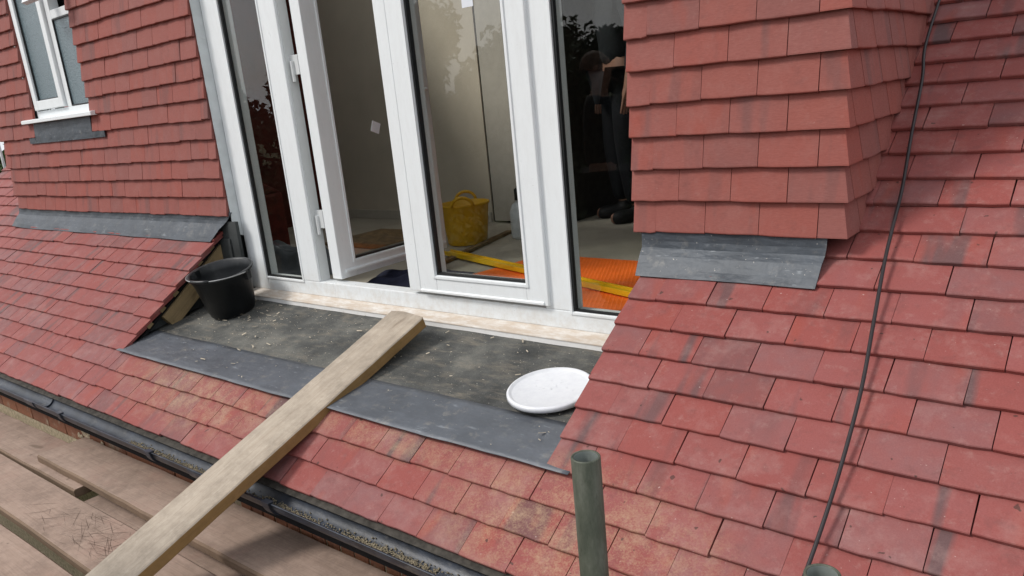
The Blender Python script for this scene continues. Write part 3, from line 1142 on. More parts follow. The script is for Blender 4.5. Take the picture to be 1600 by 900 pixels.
# handle, on the room-ward edge of the open leaf
b = B()
b.box(0.658, 0.690, -0.020, -0.011, 0.40, 0.62)
b.tube([(0.674, -0.02, 0.53), (0.674, -0.055, 0.53), (0.60, -0.060, 0.53)], 0.009, 8)
b.lathe([(0.009, -0.003), (0.009, 0.003)], 16, 0, Matrix.Translation((0.674, -0.022, 0.44)) @ Matrix.Rotation(PI / 2, 4, 'X'), True)
b.build('handle', M['pvc'], left_leaf, bevel=0.001)
b = B()
m4 = Matrix.Translation((0.365, 0.016, 0.372)) @ Matrix.Rotation(R(22), 4, 'Y')
b.box(-0.026, 0.026, -0.001, 0.001, -0.026, 0.026, 0, m4)
b.build('sticker', M['paper'], left_leaf)
for z in (0.64, -0.06):
    b = B()
    b.box(-2.4185, -2.359, 0.034, 0.05, z, z + 0.085)
    b.lathe([(0.009, z - 0.03), (0.009, z + 0.06)], 12, 0, Matrix.Translation((-2.398, 0.030, 0)), True)
    b.build('hinge', M['pvc_in'], doors, bevel=0.001)
bead2 = B()
bead2.prism([(-0.022, -0.278), (-0.022, -0.268), (-0.0125, -0.260), (-0.0125, -0.278)], 0.03, 0.72)
bead2.build('drip_bar', M['pvc'], left_leaf, bevel=0.001)

# ------------------------------------------------------------------ the room behind
fl = B()
fl.box(-4.9, -0.06, 0.136, 6.0, -0.46, -0.40)
floor = fl.build('floor', M['concrete'])
floor['kind'] = 'structure'
room = thing('room', 'plastered room seen through the open door, pale back wall with a dark doorway', 'room')
b = B()
b.box(-4.75, -2.985, 2.04, 2.12, -0.398, 2.1)
b.box(-2.945, -2.40, 2.04, 2.12, 1.75, 2.1)
b.build('back_wall', M['plaster'], room)
b = B()
b.box(-2.948, -2.42, 2.015, 2.049, -0.385, 1.75)
b.build('door_panel', M['doorwhite'], room, bevel=0.003)
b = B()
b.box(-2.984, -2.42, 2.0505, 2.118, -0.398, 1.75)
b.build('door_gap_shade', M['black'], room)  # black sheet standing in for the shade inside the door gap
b = B()
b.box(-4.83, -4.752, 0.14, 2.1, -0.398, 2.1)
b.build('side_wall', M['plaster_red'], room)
b = B()
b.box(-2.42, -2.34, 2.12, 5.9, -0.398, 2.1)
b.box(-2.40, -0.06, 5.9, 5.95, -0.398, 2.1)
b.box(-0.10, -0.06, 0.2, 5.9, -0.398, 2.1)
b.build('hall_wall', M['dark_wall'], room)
b = B()
b.box(-4.9, -0.04, 0.02, 0.55, 2.12, 2.2)
b.box(-4.9, -0.04, 1.75, 6.0, 2.12, 2.2)
b.box(-4.9, -4.3, 0.55, 1.75, 2.121, 2.2)  # open middle of the ceiling is added to let daylight brighten the room
b.box(-1.9, -0.04, 0.55, 1.75, 2.121, 2.2)
b.build('ceiling', M['plaster'], room)
b = B()
b.box(-4.9, -2.99, 0.15, 0.19, -0.398, 2.1)
b.box(-0.49, -0.06, 0.15, 0.19, -0.398, 2.1)
b.box(-2.99, -0.49, 0.14, 0.19, ZT + 0.01, 2.1)
b.build('front_wall', M['black'], room)
b = B()
b.box(-3.86, -3.72, 2.032, 2.0395, 0.86, 0.98)
b.build('wall_plate', M['plaster'], room, bevel=0.004)
b = B()
b.box(-4.74, -2.99, 2.025, 2.0395, -0.398, -0.33)
b.build('skirting', M['doorwhite'], room)
b = B()
b.box(-6.0, 0.2, -0.02, 0.14, 2.125, 2.6)
eav = b.build('eaves_board', M['pvc'])
tag(eav, 'white eaves board above the walls, over the top of the view', 'eaves')

FZ = -0.3985
# orange mat with raised studs
mat_ = thing('floor_mat', 'orange studded membrane mat on the floor behind the doors', 'mat')
b = B()
v = [(-1.99, 0.66), (-1.22, 0.27), (-0.98, 0.30), (-0.86, 0.45), (-0.84, 1.16), (-1.90, 1.18)]
b.prism(v, FZ, FZ + 0.003, 'z')
b.build('sheet', M['orange'], mat_)
b = B()
yy = 0.32
import itertools
def inpoly(x, y):
    c = False
    for i in range(len(v)):
        x1_, y1_ = v[i]
        x2_, y2_ = v[i - 1]
        if (y1_ > y) != (y2_ > y) and x < (x2_ - x1_) * (y - y1_) / (y2_ - y1_) + x1_:
            c = not c
    return c
for i in range(54):
    for j in range(44):
        x = -1.92 + i * 0.0205 + (0.01025 if j % 2 else 0)
        y = 0.30 + j * 0.0205
        if inpoly(x, y):
            b.lathe([(0.0058, FZ + 0.003), (0.0046, FZ + 0.0040)], 6, 0, Matrix.Translation((x, y, 0)), True)
st_ = b.build('studs', M['orange'], mat_)
st_['kind'] = 'stuff'
# yellow level
b = B()
p0, p1 = Vector((-2.475, 1.019, FZ)), Vector((-0.90, 0.53, FZ))
d = (p1 - p0)
ang = math.atan2(d.y, d.x)
m4 = Matrix.Translation((p0.x, p0.y, FZ + 0.010)) @ Matrix.Rotation(ang, 4, 'Z')
L_ = d.length
b.box(0, L_, -0.028, 0.028, 0, 0.006, 0, m4)
b.box(0, L_, -0.028, -0.020, 0.006, 0.024, 0, m4)
b.box(0, L_, 0.020, 0.028, 0.006, 0.024, 0, m4)
b.box(0, L_, -0.020, 0.020, 0.006, 0.016, 0, m4)
tag(b.build('straight_edge', M['yellow_level'], bevel=0.001), 'long yellow straight edge lying across the orange mat', 'straight edge')
# strip of timber
b = B()
p0, p1 = Vector((-2.33, 0.80, FZ)), Vector((-2.56, 1.70, FZ))
d = p1 - p0
m4 = Matrix.Translation(p0) @ Matrix.Rotation(math.atan2(d.y, d.x), 4, 'Z')
b.box(0, d.length, -0.02, 0.02, 0, 0.018, 0, m4)
tag(b.build('timber_strip', M['brown_strip']), 'thin brown timber strip on the floor beside the yellow tub', 'timber')
# yellow tub
tub = thing('yellow_tub', 'yellow flexible tub with two loop handles on the room floor', 'tub', (-2.63, 1.37, FZ))
b = B()
prof = [(0.001, 0.004), (0.118, 0.0), (0.122, 0.006), (0.137, 0.12), (0.150, 0.235), (0.158, 0.240), (0.158, 0.252), (0.148, 0.252), (0.134, 0.13), (0.118, 0.012), (0.001, 0.010)]
b.lathe(prof, 40)
b.build('tub_body', M['yellow'], tub, smooth=True)
for s in (-1, 1):
    b = B()
    pts = []
    for k in range(9):
        t_ = PI * k / 8
        pts.append((0.065 * math.cos(t_), s * (0.150 + 0.012 * math.sin(t_)), 0.245 + 0.055 * math.sin(t_)))
    b.tube(pts, 0.010, 8)
    hnd = b.build('handle', M['yellow'], tub, smooth=True)
tub.rotation_euler = (0, 0, R(38))
# jug behind the stile
jug = thing('plastic_jug', 'cloudy plastic jug with black cap half hidden behind the door stile', 'jug', (-2.36, 1.60, FZ))
b = B()
b.lathe([(0.001, 0.0), (0.075, 0.0), (0.08, 0.02), (0.08, 0.16), (0.06, 0.21), (0.035, 0.225), (0.035, 0.235), (0.001, 0.235)], 24)
b.build('jug_body', M['clearjug'], jug, smooth=True)
b = B()
b.lathe([(0.001, 0.236), (0.042, 0.236), (0.042, 0.30), (0.03, 0.31), (0.001, 0.31)], 20)
b.build('cap', M['rubber'], jug, smooth=True)


def heap(name, cx, cy, rx, ry, h, mat, label, cat, seed):
    rs = random.Random(seed)
    nx = 26
    v, f = [], []
    ph_ = [rs.uniform(0, 6) for _ in range(6)]
    for j in range(nx + 1):
        for i in range(nx + 1):
            u, w_ = -1 + 2 * i / nx, -1 + 2 * j / nx
            r_ = math.sqrt(u * u + w_ * w_)
            z = max(0, 1 - r_ ** 2.2)
            z = h * z * (0.65 + 0.25 * math.sin(5 * u + ph_[0] + 3 * w_) + 0.2 * math.sin(9 * w_ + ph_[1] - 4 * u)) + 0.003
            v.append((cx + rx * u, cy + ry * w_, FZ + z))
    for j in range(nx):
        for i in range(nx):
            a = j * (nx + 1) + i
            f.append((a, a + 1, a + nx + 2, a + nx + 1))
    o = mesh_obj(name, v, f, mat, None, smooth=True)
    return tag(o, label, cat)


heap('dust_sheet', -2.22, 0.46, 0.22, 0.26, 0.085, M['cloth'], 'bunched navy cloth on the floor under the open door leaf', 'cloth', 2)
heap('dust_sheet', -3.15, 0.45, 0.33, 0.22, 0.22, M['sheet'], 'bunched grey dust sheet behind the left fixed pane', 'dust sheet', 6)
heap('sand_heap', -3.45, 1.35, 0.30, 0.30, 0.045, M['brown_strip'], 'brown sweepings on the floor seen low through the open leaf', 'sweepings', 8)
b = B()
b.box(-4.05, -3.55, 0.45, 0.72, FZ, FZ + 0.42)
b.prism([(0.45, 0.02), (0.58, 0.10), (0.72, 0.02)], -4.05, -3.55, 'x')
o = b.build('tool_bag', M['redbox'], bevel=0.02)
tag(o, 'dull red tool bag standing behind the left fixed pane', 'bag')

# ------------------------------------------------------------------ long plank from the boards up to the sill
A0 = Vector((-1.722, -0.113, -0.343))
h_, s_ = 0.060, 0.365
dd = Vector((-math.sin(h_) * math.cos(s_), -math.cos(h_) * math.cos(s_), -math.sin(s_)))
rr = Vector((math.cos(h_), -math.sin(h_), 0))
nn = rr.cross(-dd)
if nn.z < 0:
    nn = -nn
PW, PT, PL = 0.205, 0.044, 1.69
rot = Matrix((rr, -dd, nn)).transposed().to_4x4()
plank = thing('long_plank', 'long dusty timber plank leaning from the scaffold boards up to the door sill', 'plank')
b = B()
rs = random.Random(4)
NX = 26
v, f, fm = [], [], []
for i in range(NX + 1):
    s = PL * i / NX
    j = [rs.uniform(-0.0012, 0.0012) for _ in range(4)]
    cs = [(0 + j[0], 0), (0.004, 0.0), (PW - 0.004, 0.0), (PW + j[1], 0), (PW + j[1], -PT), (0 + j[0], -PT)]
    cs = [(0 + j[0], -0.004), (0.004 + j[0], 0.0), (PW * 0.33, 0.0008), (PW * 0.66, 0.0008), (PW - 0.004 + j[1], 0.0), (PW + j[1], -0.004), (PW + j[1], -PT + 0.004), (PW - 0.004 + j[1], -PT), (0.004 + j[0], -PT), (j[0], -PT + 0.004)]
    for k, (x, z) in enumerate(cs):
        yo = 0
        if i == 0:
            yo = [-0.004, -0.001, 0.006, 0.001, -0.006, -0.012, -0.012, -0.006, 0, -0.004][k]
        v.append((x, -s + yo, z))
n = 10
for i in range(NX):
    for k in range(n):
        k2 = (k + 1) % n
        f.append((i * n + k, i * n + k2, (i + 1) * n + k2, (i + 1) * n + k))
        fm.append(0 if k in (0, 1, 2, 3, 4) else 1)
f.append(tuple(range(n))[::-1]); fm.append(1)
f.append(tuple(NX * n + k for k in range(n))); fm.append(1)
o = mesh_obj('plank_body', v, f, None, plank, mats=[M['plank_top'], M['plank_side']], fm=fm)
plank.matrix_world = Matrix.Translation(A0) @ rot

# ------------------------------------------------------------------ black bucket
bk = thing('black_bucket', 'black builders bucket with wire handle standing left of the doors', 'bucket', (-2.890, -0.140, dz(-0.140) + 0.012), (R(10.2), 0, R(20)))
bk.scale = (0.95, 0.95, 0.93)
b = B()
prof = [(0.001, 0.006), (0.108, 0.0), (0.116, 0.004), (0.121, 0.03), (0.124, 0.031), (0.148, 0.195), (0.151, 0.196), (0.153, 0.212), (0.157, 0.214), (0.158, 0.222), (0.165, 0.224), (0.166, 0.236), (0.160, 0.240), (0.153, 0.236), (0.146, 0.19), (0.116, 0.014), (0.001, 0.012)]
b.lathe(prof, 48)
b.build('bucket_body', M['bucket'], bk, smooth=True)
b = B()
m4r = []
for k in range(49):
    a = 2 * PI * k / 48
    m4r.append((0.1655 * math.cos(a), 0.1655 * math.sin(a), 0.236))
b.tube(m4r, 0.0042, 8, caps=False)
b.build('rim', M['bucket_rim'], bk, smooth=True)
b = B()
pts = []
for k in range(21):
    t_ = PI * k / 20
    pts.append((0.172 * math.cos(t_ ), -0.172 * math.sin(t_), 0.230 + 0.014 * math.sin(t_)))
b.tube(pts, 0.003, 6)
b.build('wire_handle', M['steel'], bk, smooth=True)
b = B()
b.tube(pts[8:13], 0.009, 10)
b.build('grip', M['bucket'], bk, smooth=True)
for s in (-1, 1):
    b = B()
    b.box(s * 0.160 - 0.010, s * 0.160 + 0.014, -0.016, 0.016, 0.185, 0.238)
    b.build('handle_lug', M['bucket'], bk, bevel=0.003)

# ------------------------------------------------------------------ white lid
lid = thing('bucket_lid', 'round white plastic lid smeared with plaster lying on the flat roof', 'lid', (-0.795, -0.292, dz(-0.292) + 0.024), (R(6.5), R(0.5), 0))
b = B()
b.lathe([(0.0005, 0.0), (0.120, 0.0), (0.1235, 0.0015), (0.127, 0.0055), (0.1345, 0.0060), (0.1375, 0.002), (0.138, -0.010), (0.1355, -0.011), (0.134, -0.004), (0.0005, -0.004)], 72)
b.build('lid_plate', M['lid'], lid, smooth=True)
b = B()
b.lathe([(0.128, 0.0058), (0.1305, 0.0078), (0.1335, 0.0058)], 72)
b.build('lid_rib', M['lid'], lid, smooth=True)
lid.scale = (1.05, 1.05, 1.0)
b = B()
rs = random.Random(21)
for i in range(26):
    a, r_ = rs.uniform(0, 6.28), 0.10 * math.sqrt(rs.random())
    q = rs.uniform(0.001, 0.004)
    m4 = Matrix.Translation((r_ * math.cos(a) * 0.9, abs(r_ * math.sin(a)) * 0.9 - 0.02, 0.0008)) @ Euler((0, 0, rs.uniform(0, 6))).to_matrix().to_4x4()
    b.add([m4 @ Vector(p_) for p_ in ((-q, -q * .5, 0), (q, -q * .6, 0), (q * .8, q * .5, 0), (-q * .7, q * .6, 0), (0, 0, q * .25))], [(0, 1, 4), (1, 2, 4), (2, 3, 4), (3, 0, 4)])
o = b.build('plaster_drips', M['lid'], lid)
o['kind'] = 'stuff'

# ------------------------------------------------------------------ gutter
GY, GZ, GRD = -0.899, -0.754, 0.046
gut = thing('gutter', 'black half round gutter with grit in it along the tile edge', 'gutter')
X0, X1 = -7.3, 1.6
b = B()
prof = []
for k in range(15):
    a = PI + PI * k / 14
    prof.append((GY + GRD * math.cos(a), GZ + GRD * math.sin(a)))
outer = [(GY - GRD - 0.006, GZ + 0.002)] + [(GY + (GRD + 0.003) * math.cos(PI + PI * k / 14), GZ + (GRD + 0.003) * math.sin(PI + PI * k / 14)) for k in range(15)]
full = [(GY - GRD - 0.007, GZ + 0.004), (GY - GRD, GZ + 0.005)] + prof[1:] + [(GY + GRD + 0.003, GZ)] + outer[1:][::-1][1:]
nseg = 60
v, f = [], []
for i in range(nseg + 1):
    x = X0 + (X1 - X0) * i / nseg
    for y, z in full:
        v.append((x, y + 0.001 * math.sin(3 * x), z + 0.0015 * math.sin(2.1 * x)))
n = len(full)
for i in range(nseg):
    for k in range(n):
        k2 = (k + 1) % n
        f.append((i * n + k, (i + 1) * n + k, (i + 1) * n + k2, i * n + k2))
g_o = mesh_obj('channel', v, f, M['gutter'], gut, smooth=True)
for gx in (-4.05, -3.15, -2.30, -1.50, -0.70, 0.1):
    b = B()
    pr_ = [(GY + (GRD + 0.004) * math.cos(PI + PI * k / 12), GZ + 0.004 + (GRD + 0.006) * math.sin(PI + PI * k / 12)) for k in range(13)]
    pr2 = [(GY + (GRD + 0.012) * math.cos(PI + PI * k / 12), GZ + 0.004 + (GRD + 0.014) * math.sin(PI + PI * k / 12)) for k in range(13)]
    for k in range(12):
        b.prism([pr_[k], pr_[k + 1], pr2[k + 1], pr2[k]], gx - 0.02, gx + 0.02)
    b.box(gx - 0.02, gx + 0.02, GY - GRD - 0.014, GY - GRD + 0.008, GZ + 0.003, GZ + 0.010)
    b.build('bracket', M['gutter'], gut)
for gx in (-3.52, -1.95):      # union with an inner strap
    b = B()
    pr_ = [(GY + (GRD - 0.004) * math.cos(PI + PI * k / 12), GZ + 0.003 + (GRD - 0.004) * math.sin(PI + PI * k / 12)) for k in range(13)]
    pr2 = [(GY + (GRD + 0.008) * math.cos(PI + PI * k / 12), GZ + 0.003 + (GRD + 0.008) * math.sin(PI + PI * k / 12)) for k in range(13)]
    for k in range(12):
        b.prism([pr_[k], pr_[k + 1], pr2[k + 1], pr2[k]], gx - 0.055, gx + 0.055)
    b.build('union', M['gutter'], gut)
b = B()
rs = random.Random(9)
for i in range(4200):
    x = rs.uniform(-2.6, 0.3)
    if math.sin(x * 5.1) + math.sin(x * 12.3 + 1) < rs.uniform(-1.9, 0.9):
        continue
    a = PI + rs.gauss(1.75, 0.17)
    q = rs.uniform(0.0014, 0.0042)
    y, z = GY + (GRD - 0.003) * math.cos(a), GZ + (GRD - 0.003) * math.sin(a)
    m4 = Matrix.Translation((x, y, z)) @ Euler((rs.uniform(0, 6), rs.uniform(0, 6), 0)).to_matrix().to_4x4()
    b.add([m4 @ Vector(p_) * 1 for p_ in ((q, 0, 0), (-q, 0, 0), (0, q, 0), (0, -q, 0), (0, 0, q), (0, 0, -q))],
          [(0, 2, 4), (2, 1, 4), (1, 3, 4), (3, 0, 4), (2, 0, 5), (1, 2, 5), (3, 1, 5), (0, 3, 5)])
o = b.build('gutter_grit', M['grit'])
o['kind'] = 'stuff'
tag(o, 'sandy grit lying along the bottom of the black gutter', 'grit')
# eaves tray under the first course
b = B()
b.prism([(-0.864, -0.753), (-0.50, -0.56), (-0.50, -0.575), (-0.856, -0.765), (-0.866, -0.762), (-0.869, -0.757)], X0, X1)
b.build('eaves_tray', M['tray'], gut)
b = B()
b.box(X0, X1, -0.845, -0.80, -0.90, -0.775)
b.build('fascia', M['black'], gut)

# ------------------------------------------------------------------ brick wall below the gutter
bw = thing('brick_wall', 'brick wall showing between the gutter and the scaffold boards', 'wall')
BY = -0.802
b = B()
b.box(X0, X1, BY + 0.006, BY + 0.10, -3.7, -0.80)
b.build('mortar', M['mortar'], bw)
XS = -1.95
def brick_mesh(l, h, seed):
    rs = random.Random(seed)
    bb = B()
    bb.box(0, l, 0, 0.05, 0, h)
    o = bb.build('brick', M['brick'], None, bevel=0.003)
    me = o.data
    bpy.data.objects.remove(o)
    return me
bm_str = [brick_mesh(0.215, 0.065, k) for k in range(2)]
bm_sol = [brick_mesh(0.065, 0.215, k) for k in range(2)]
rs = random.Random(2)
def put(me, x, z, yo=0):
    o = bpy.data.objects.new('brick', me)
    COL.objects.link(o)
    o.location = (x, BY + rs.uniform(-0.003, 0.002) + yo, z)
    o.parent = bw
k = 0
for row in range(3):
    z = -0.862 - 0.075 * row
    x = -5.6 - (0.1125 if row % 2 else 0)
    while x < XS - 0.2:
        put(bm_str[k % 2], x, z); k += 1
        x += 0.225
x = XS
while x < 0.6:
    put(bm_sol[k % 2], x, -1.02); k += 1
    x += 0.075
b = B()
rs = random.Random(77)
for i in range(26):
    x = rs.gauss(-3.32, 0.07)
    z = rs.uniform(-0.99, -0.88)
    q = rs.uniform(0.008, 0.022)
    b.lathe([(0.0005, 0.006), (q * .6, 0.004), (q, 0.0)], 7, 0, Matrix.Translation((x, BY - 0.002, z)) @ Matrix.Rotation(PI / 2, 4, 'X'))
b.build('mortar_splashes', M['mortar'], bw)

# ------------------------------------------------------------------ scaffold boards
def board(x0, x1, y0, y1, z, skew, label, seed, th=0.038, parentname='scaffold_board'):
    rs = random.Random(seed)
    nx = 40
    v, f, fm = [], [], []
    L = x1 - x0
    ph_ = [rs.uniform(0, 6) for _ in range(4)]
    w = y1 - y0
    for i in range(nx + 1):
        x = L * i / nx
        e0 = 0.003 * math.sin(2.3 * x + ph_[0]) + rs.uniform(-0.0016, 0.0016)
        e1 = 0.003 * math.sin(2.9 * x + ph_[1]) + rs.uniform(-0.0016, 0.0016)
        zz = 0.002 * math.sin(1.7 * x + ph_[2])
        cs = [(e0, -0.007), (e0 + 0.007, 0), (w * .5, 0.001), (w + e1 - 0.007, 0), (w + e1, -0.007), (w + e1, -th + .005), (w + e1 - .005, -th), (e0 + .005, -th), (e0, -th + .005)]
        for y, q in cs:
            v.append((x, y, q + zz))
    n = 9
    for i in range(nx):
        for k in range(n):
            k2 = (k + 1) % n
            f.append((i * n + k, i * n + k2, (i + 1) * n + k2, (i + 1) * n + k))
            fm.append(0 if k in (1, 2) else 1)
    f.append(tuple(range(n))[::-1]); fm.append(1)
    f.append(tuple(nx * n + k for k in range(n))); fm.append(1)
    o = mesh_obj(parentname, v, f, None, None, mats=[M['board'], M['board_edge']], fm=fm)
    bm = bmesh.new(); bm.from_mesh(o.data); bmesh.ops.recalc_face_normals(bm, faces=bm.faces); bm.to_mesh(o.data); bm.free()
    o.location = (x0, y0, z)
    o.rotation_euler = (0, 0, skew)
    tag(o, label, 'scaffold board', 'scaffold boards below the roof edge')
    return o


BZ = -0.985
bA = board(-3.275, 1.8, -1.050, -0.815, BZ + 0.040, 0.0, 'raised scaffold board closest to the brick wall, its sawn end showing at the left', 1)
bA1 = board(-6.5, -2.80, -1.088, -0.868, BZ, 0.0, 'scaffold board at the far left running under the raised board beside the wall', 6)
bB = board(-6.9, 1.5, -1.335, -1.106, BZ + 0.001, 0.001, 'scaffold board criss-crossed with saw scratches, left of the long plank', 2)
bC = board(-6.0, 1.9, -1.600, -1.372, BZ - 0.002, 0.0, 'scaffold board in the bottom left corner of the photo', 3)
for k in range(4):
    y = -1.84 - 0.236 * k
    o = board(-6.2 + 0.2 * k, 1.7, y, y + 0.225, BZ - 0.001, 0.0, ('first', 'second', 'third', 'fourth')[k] + ' walkway scaffold board outward from the bottom left corner of the photo', 10 + k)
bU = board(-2.74, 1.0, -1.20, -1.00, BZ - 0.040, 0.0, 'dirty lower scaffold board down in the gap left of the long plank', 5)
# saw cuts and scratches are thin grooves cut as dark slivers
b = B()
rs = random.Random(31)
for i in range(150):
    x, y = rs.gauss(-2.32, 0.22), rs.uniform(-1.32, -1.12)
    l_, a = rs.uniform(0.03, 0.2), rs.choice((R(65), R(12), R(-22), R(40))) + rs.gauss(0, 0.15)
    ca, sa = math.cos(a) * l_ / 2, math.sin(a) * l_ / 2
    if not (-1.322 < y - abs(sa) and y + abs(sa) < -1.118):
        continue
    wd = rs.uniform(0.0003, 0.0009)
    nx_, ny_ = -math.sin(a) * wd, math.cos(a) * wd
    z = 0.0034
    b.add([(x - ca, y - sa, z), (x + nx_, y + ny_, z), (x + ca, y + sa, z), (x - nx_, y - ny_, z)], [(0, 1, 2, 3)])
o = b.build('saw_scratches', M['scratch'], bB)
o.location = (6.9, 1.335, 0.0)
o['kind'] = 'stuff'

# ------------------------------------------------------------------ scaffold tubes and cable
def pole(x, y, ztop, zbot, label, r=0.02415, grp='upright scaffold tubes at the bottom edge of the view'):
    e = thing('scaffold_pole', label, 'pole', (x, y, zbot), group=grp)
    h = ztop - zbot
    b = B()
    b.lathe([(r * 0.93, 0), (r, 0.002), (r, h - 0.0015), (r - 0.001, h), (r - 0.0035, h), (r - 0.0042, h - 0.0015)], 40)
    b.build('tube', M['tube'], e, smooth=True)
    b = B()
    b.lathe([(r - 0.0043, h - 0.0015), (r - 0.0043, h - 0.25), (0.001, h - 0.25)], 40)
    b.build('bore', M['tube_in'], e, smooth=True)
    return e


pole(-0.010, -1.228, -0.110, -3.7, 'green grey scaffold tube standing up in front of the tiles, open top')
pole(0.359, -1.218, -0.203, -3.7, 'second scaffold tube with only its open top in view at the lower right')

cpts = [(0.049, 0.906, 0.640), (0.052, 0.70, 0.48), (0.074, 0.576, 0.384), (0.094, 0.38, 0.238), (0.114, 0.21, 0.107), (0.121, 0.09, 0.016), (0.128, -0.011, -0.060),
        (0.146, -0.17, -0.182), (0.163, -0.325, -0.300), (0.168, -0.503, -0.436), (0.163, -0.665, -0.559), (0.15, -0.80, -0.66)]
b = B()
fine = []
for i in range(len(cpts) - 1):
    a, c = Vector(cpts[i]), Vector(cpts[i + 1])
    pa = Vector(cpts[max(i - 1, 0)])
    pd = Vector(cpts[min(i + 2, len(cpts) - 1)])
    for k in range(6):
        t_ = k / 6
        fine.append(0.5 * ((2 * a) + (c - pa) * t_ + (2 * pa - 5 * a + 4 * c - pd) * t_ ** 2 + (3 * a - pa - 3 * c + pd) * t_ ** 3))
fine.append(Vector(cpts[-1]))
nrm = Vector((0, -math.sin(PITCH), math.cos(PITCH)))
fine = [q + nrm * 0.003 for q in fine]
b.tube(fine, 0.0048, 8)
tag(b.build('cable', M['cable'], smooth=True), 'thin black cable running down the right hand roof tiles', 'cable')

# white guard frame seen past the far end of the wall
sf = thing('guard_frame', 'pale tube guard frame beyond the far left end of the tiled wall', 'frame', (-6.6, 0.5, 0))
for a, c in (((0.0, 0, -0.25), (0.15, 0, 0.75)), ((-0.8, 0, 0.12), (0.08, 0, 0.12)), ((-0.8, 0, 0.75), (0.15, 0, 0.75)), ((-0.8, 0, -0.25), (-0.8, 0, 0.75))):
    b = B()
    b.tube([a, c], 0.012, 8)
    b.build('rail', M['pvc_in'], sf, smooth=True)


# ------------------------------------------------------------------ people
def skinned(name, joints, bones, mat, parent, sub=2):
    me = bpy.data.meshes.new(name)
    names = list(joints)
    idx = {k: i for i, k in enumerate(names)}
    me.from_pydata([joints[k][0] for k in names], [(idx[a], idx[b_]) for a, b_ in bones], [])
    o = bpy.data.objects.new(name, me)
    COL.objects.link(o)
    m = o.modifiers.new('skin', 'SKIN')
    m.use_smooth_shade = True
    lay_ = me.skin_vertices[0].data if me.skin_vertices else None
    if lay_ is None:
        bpy.context.view_layer.objects.active = o
        lay_ = me.skin_vertices[0].data
    for i, k in enumerate(names):
        r_ = joints[k][1]
        lay_[i].radius = r_ if isinstance(r_, tuple) else (r_, r_)
    lay_[0].use_root = True
    s = o.modifiers.new('sub', 'SUBSURF')
    s.levels = sub
    s.render_levels = sub
    me.materials.append(mat)
    if parent:
        o.parent = parent
    dg = bpy.context.evaluated_depsgraph_get()
    ev = o.evaluated_get(dg)
    me2 = bpy.data.meshes.new_from_object(ev)
    o.modifiers.clear()
    o.data = me2
    me2.materials.clear()
    me2.materials.append(mat)
    return o


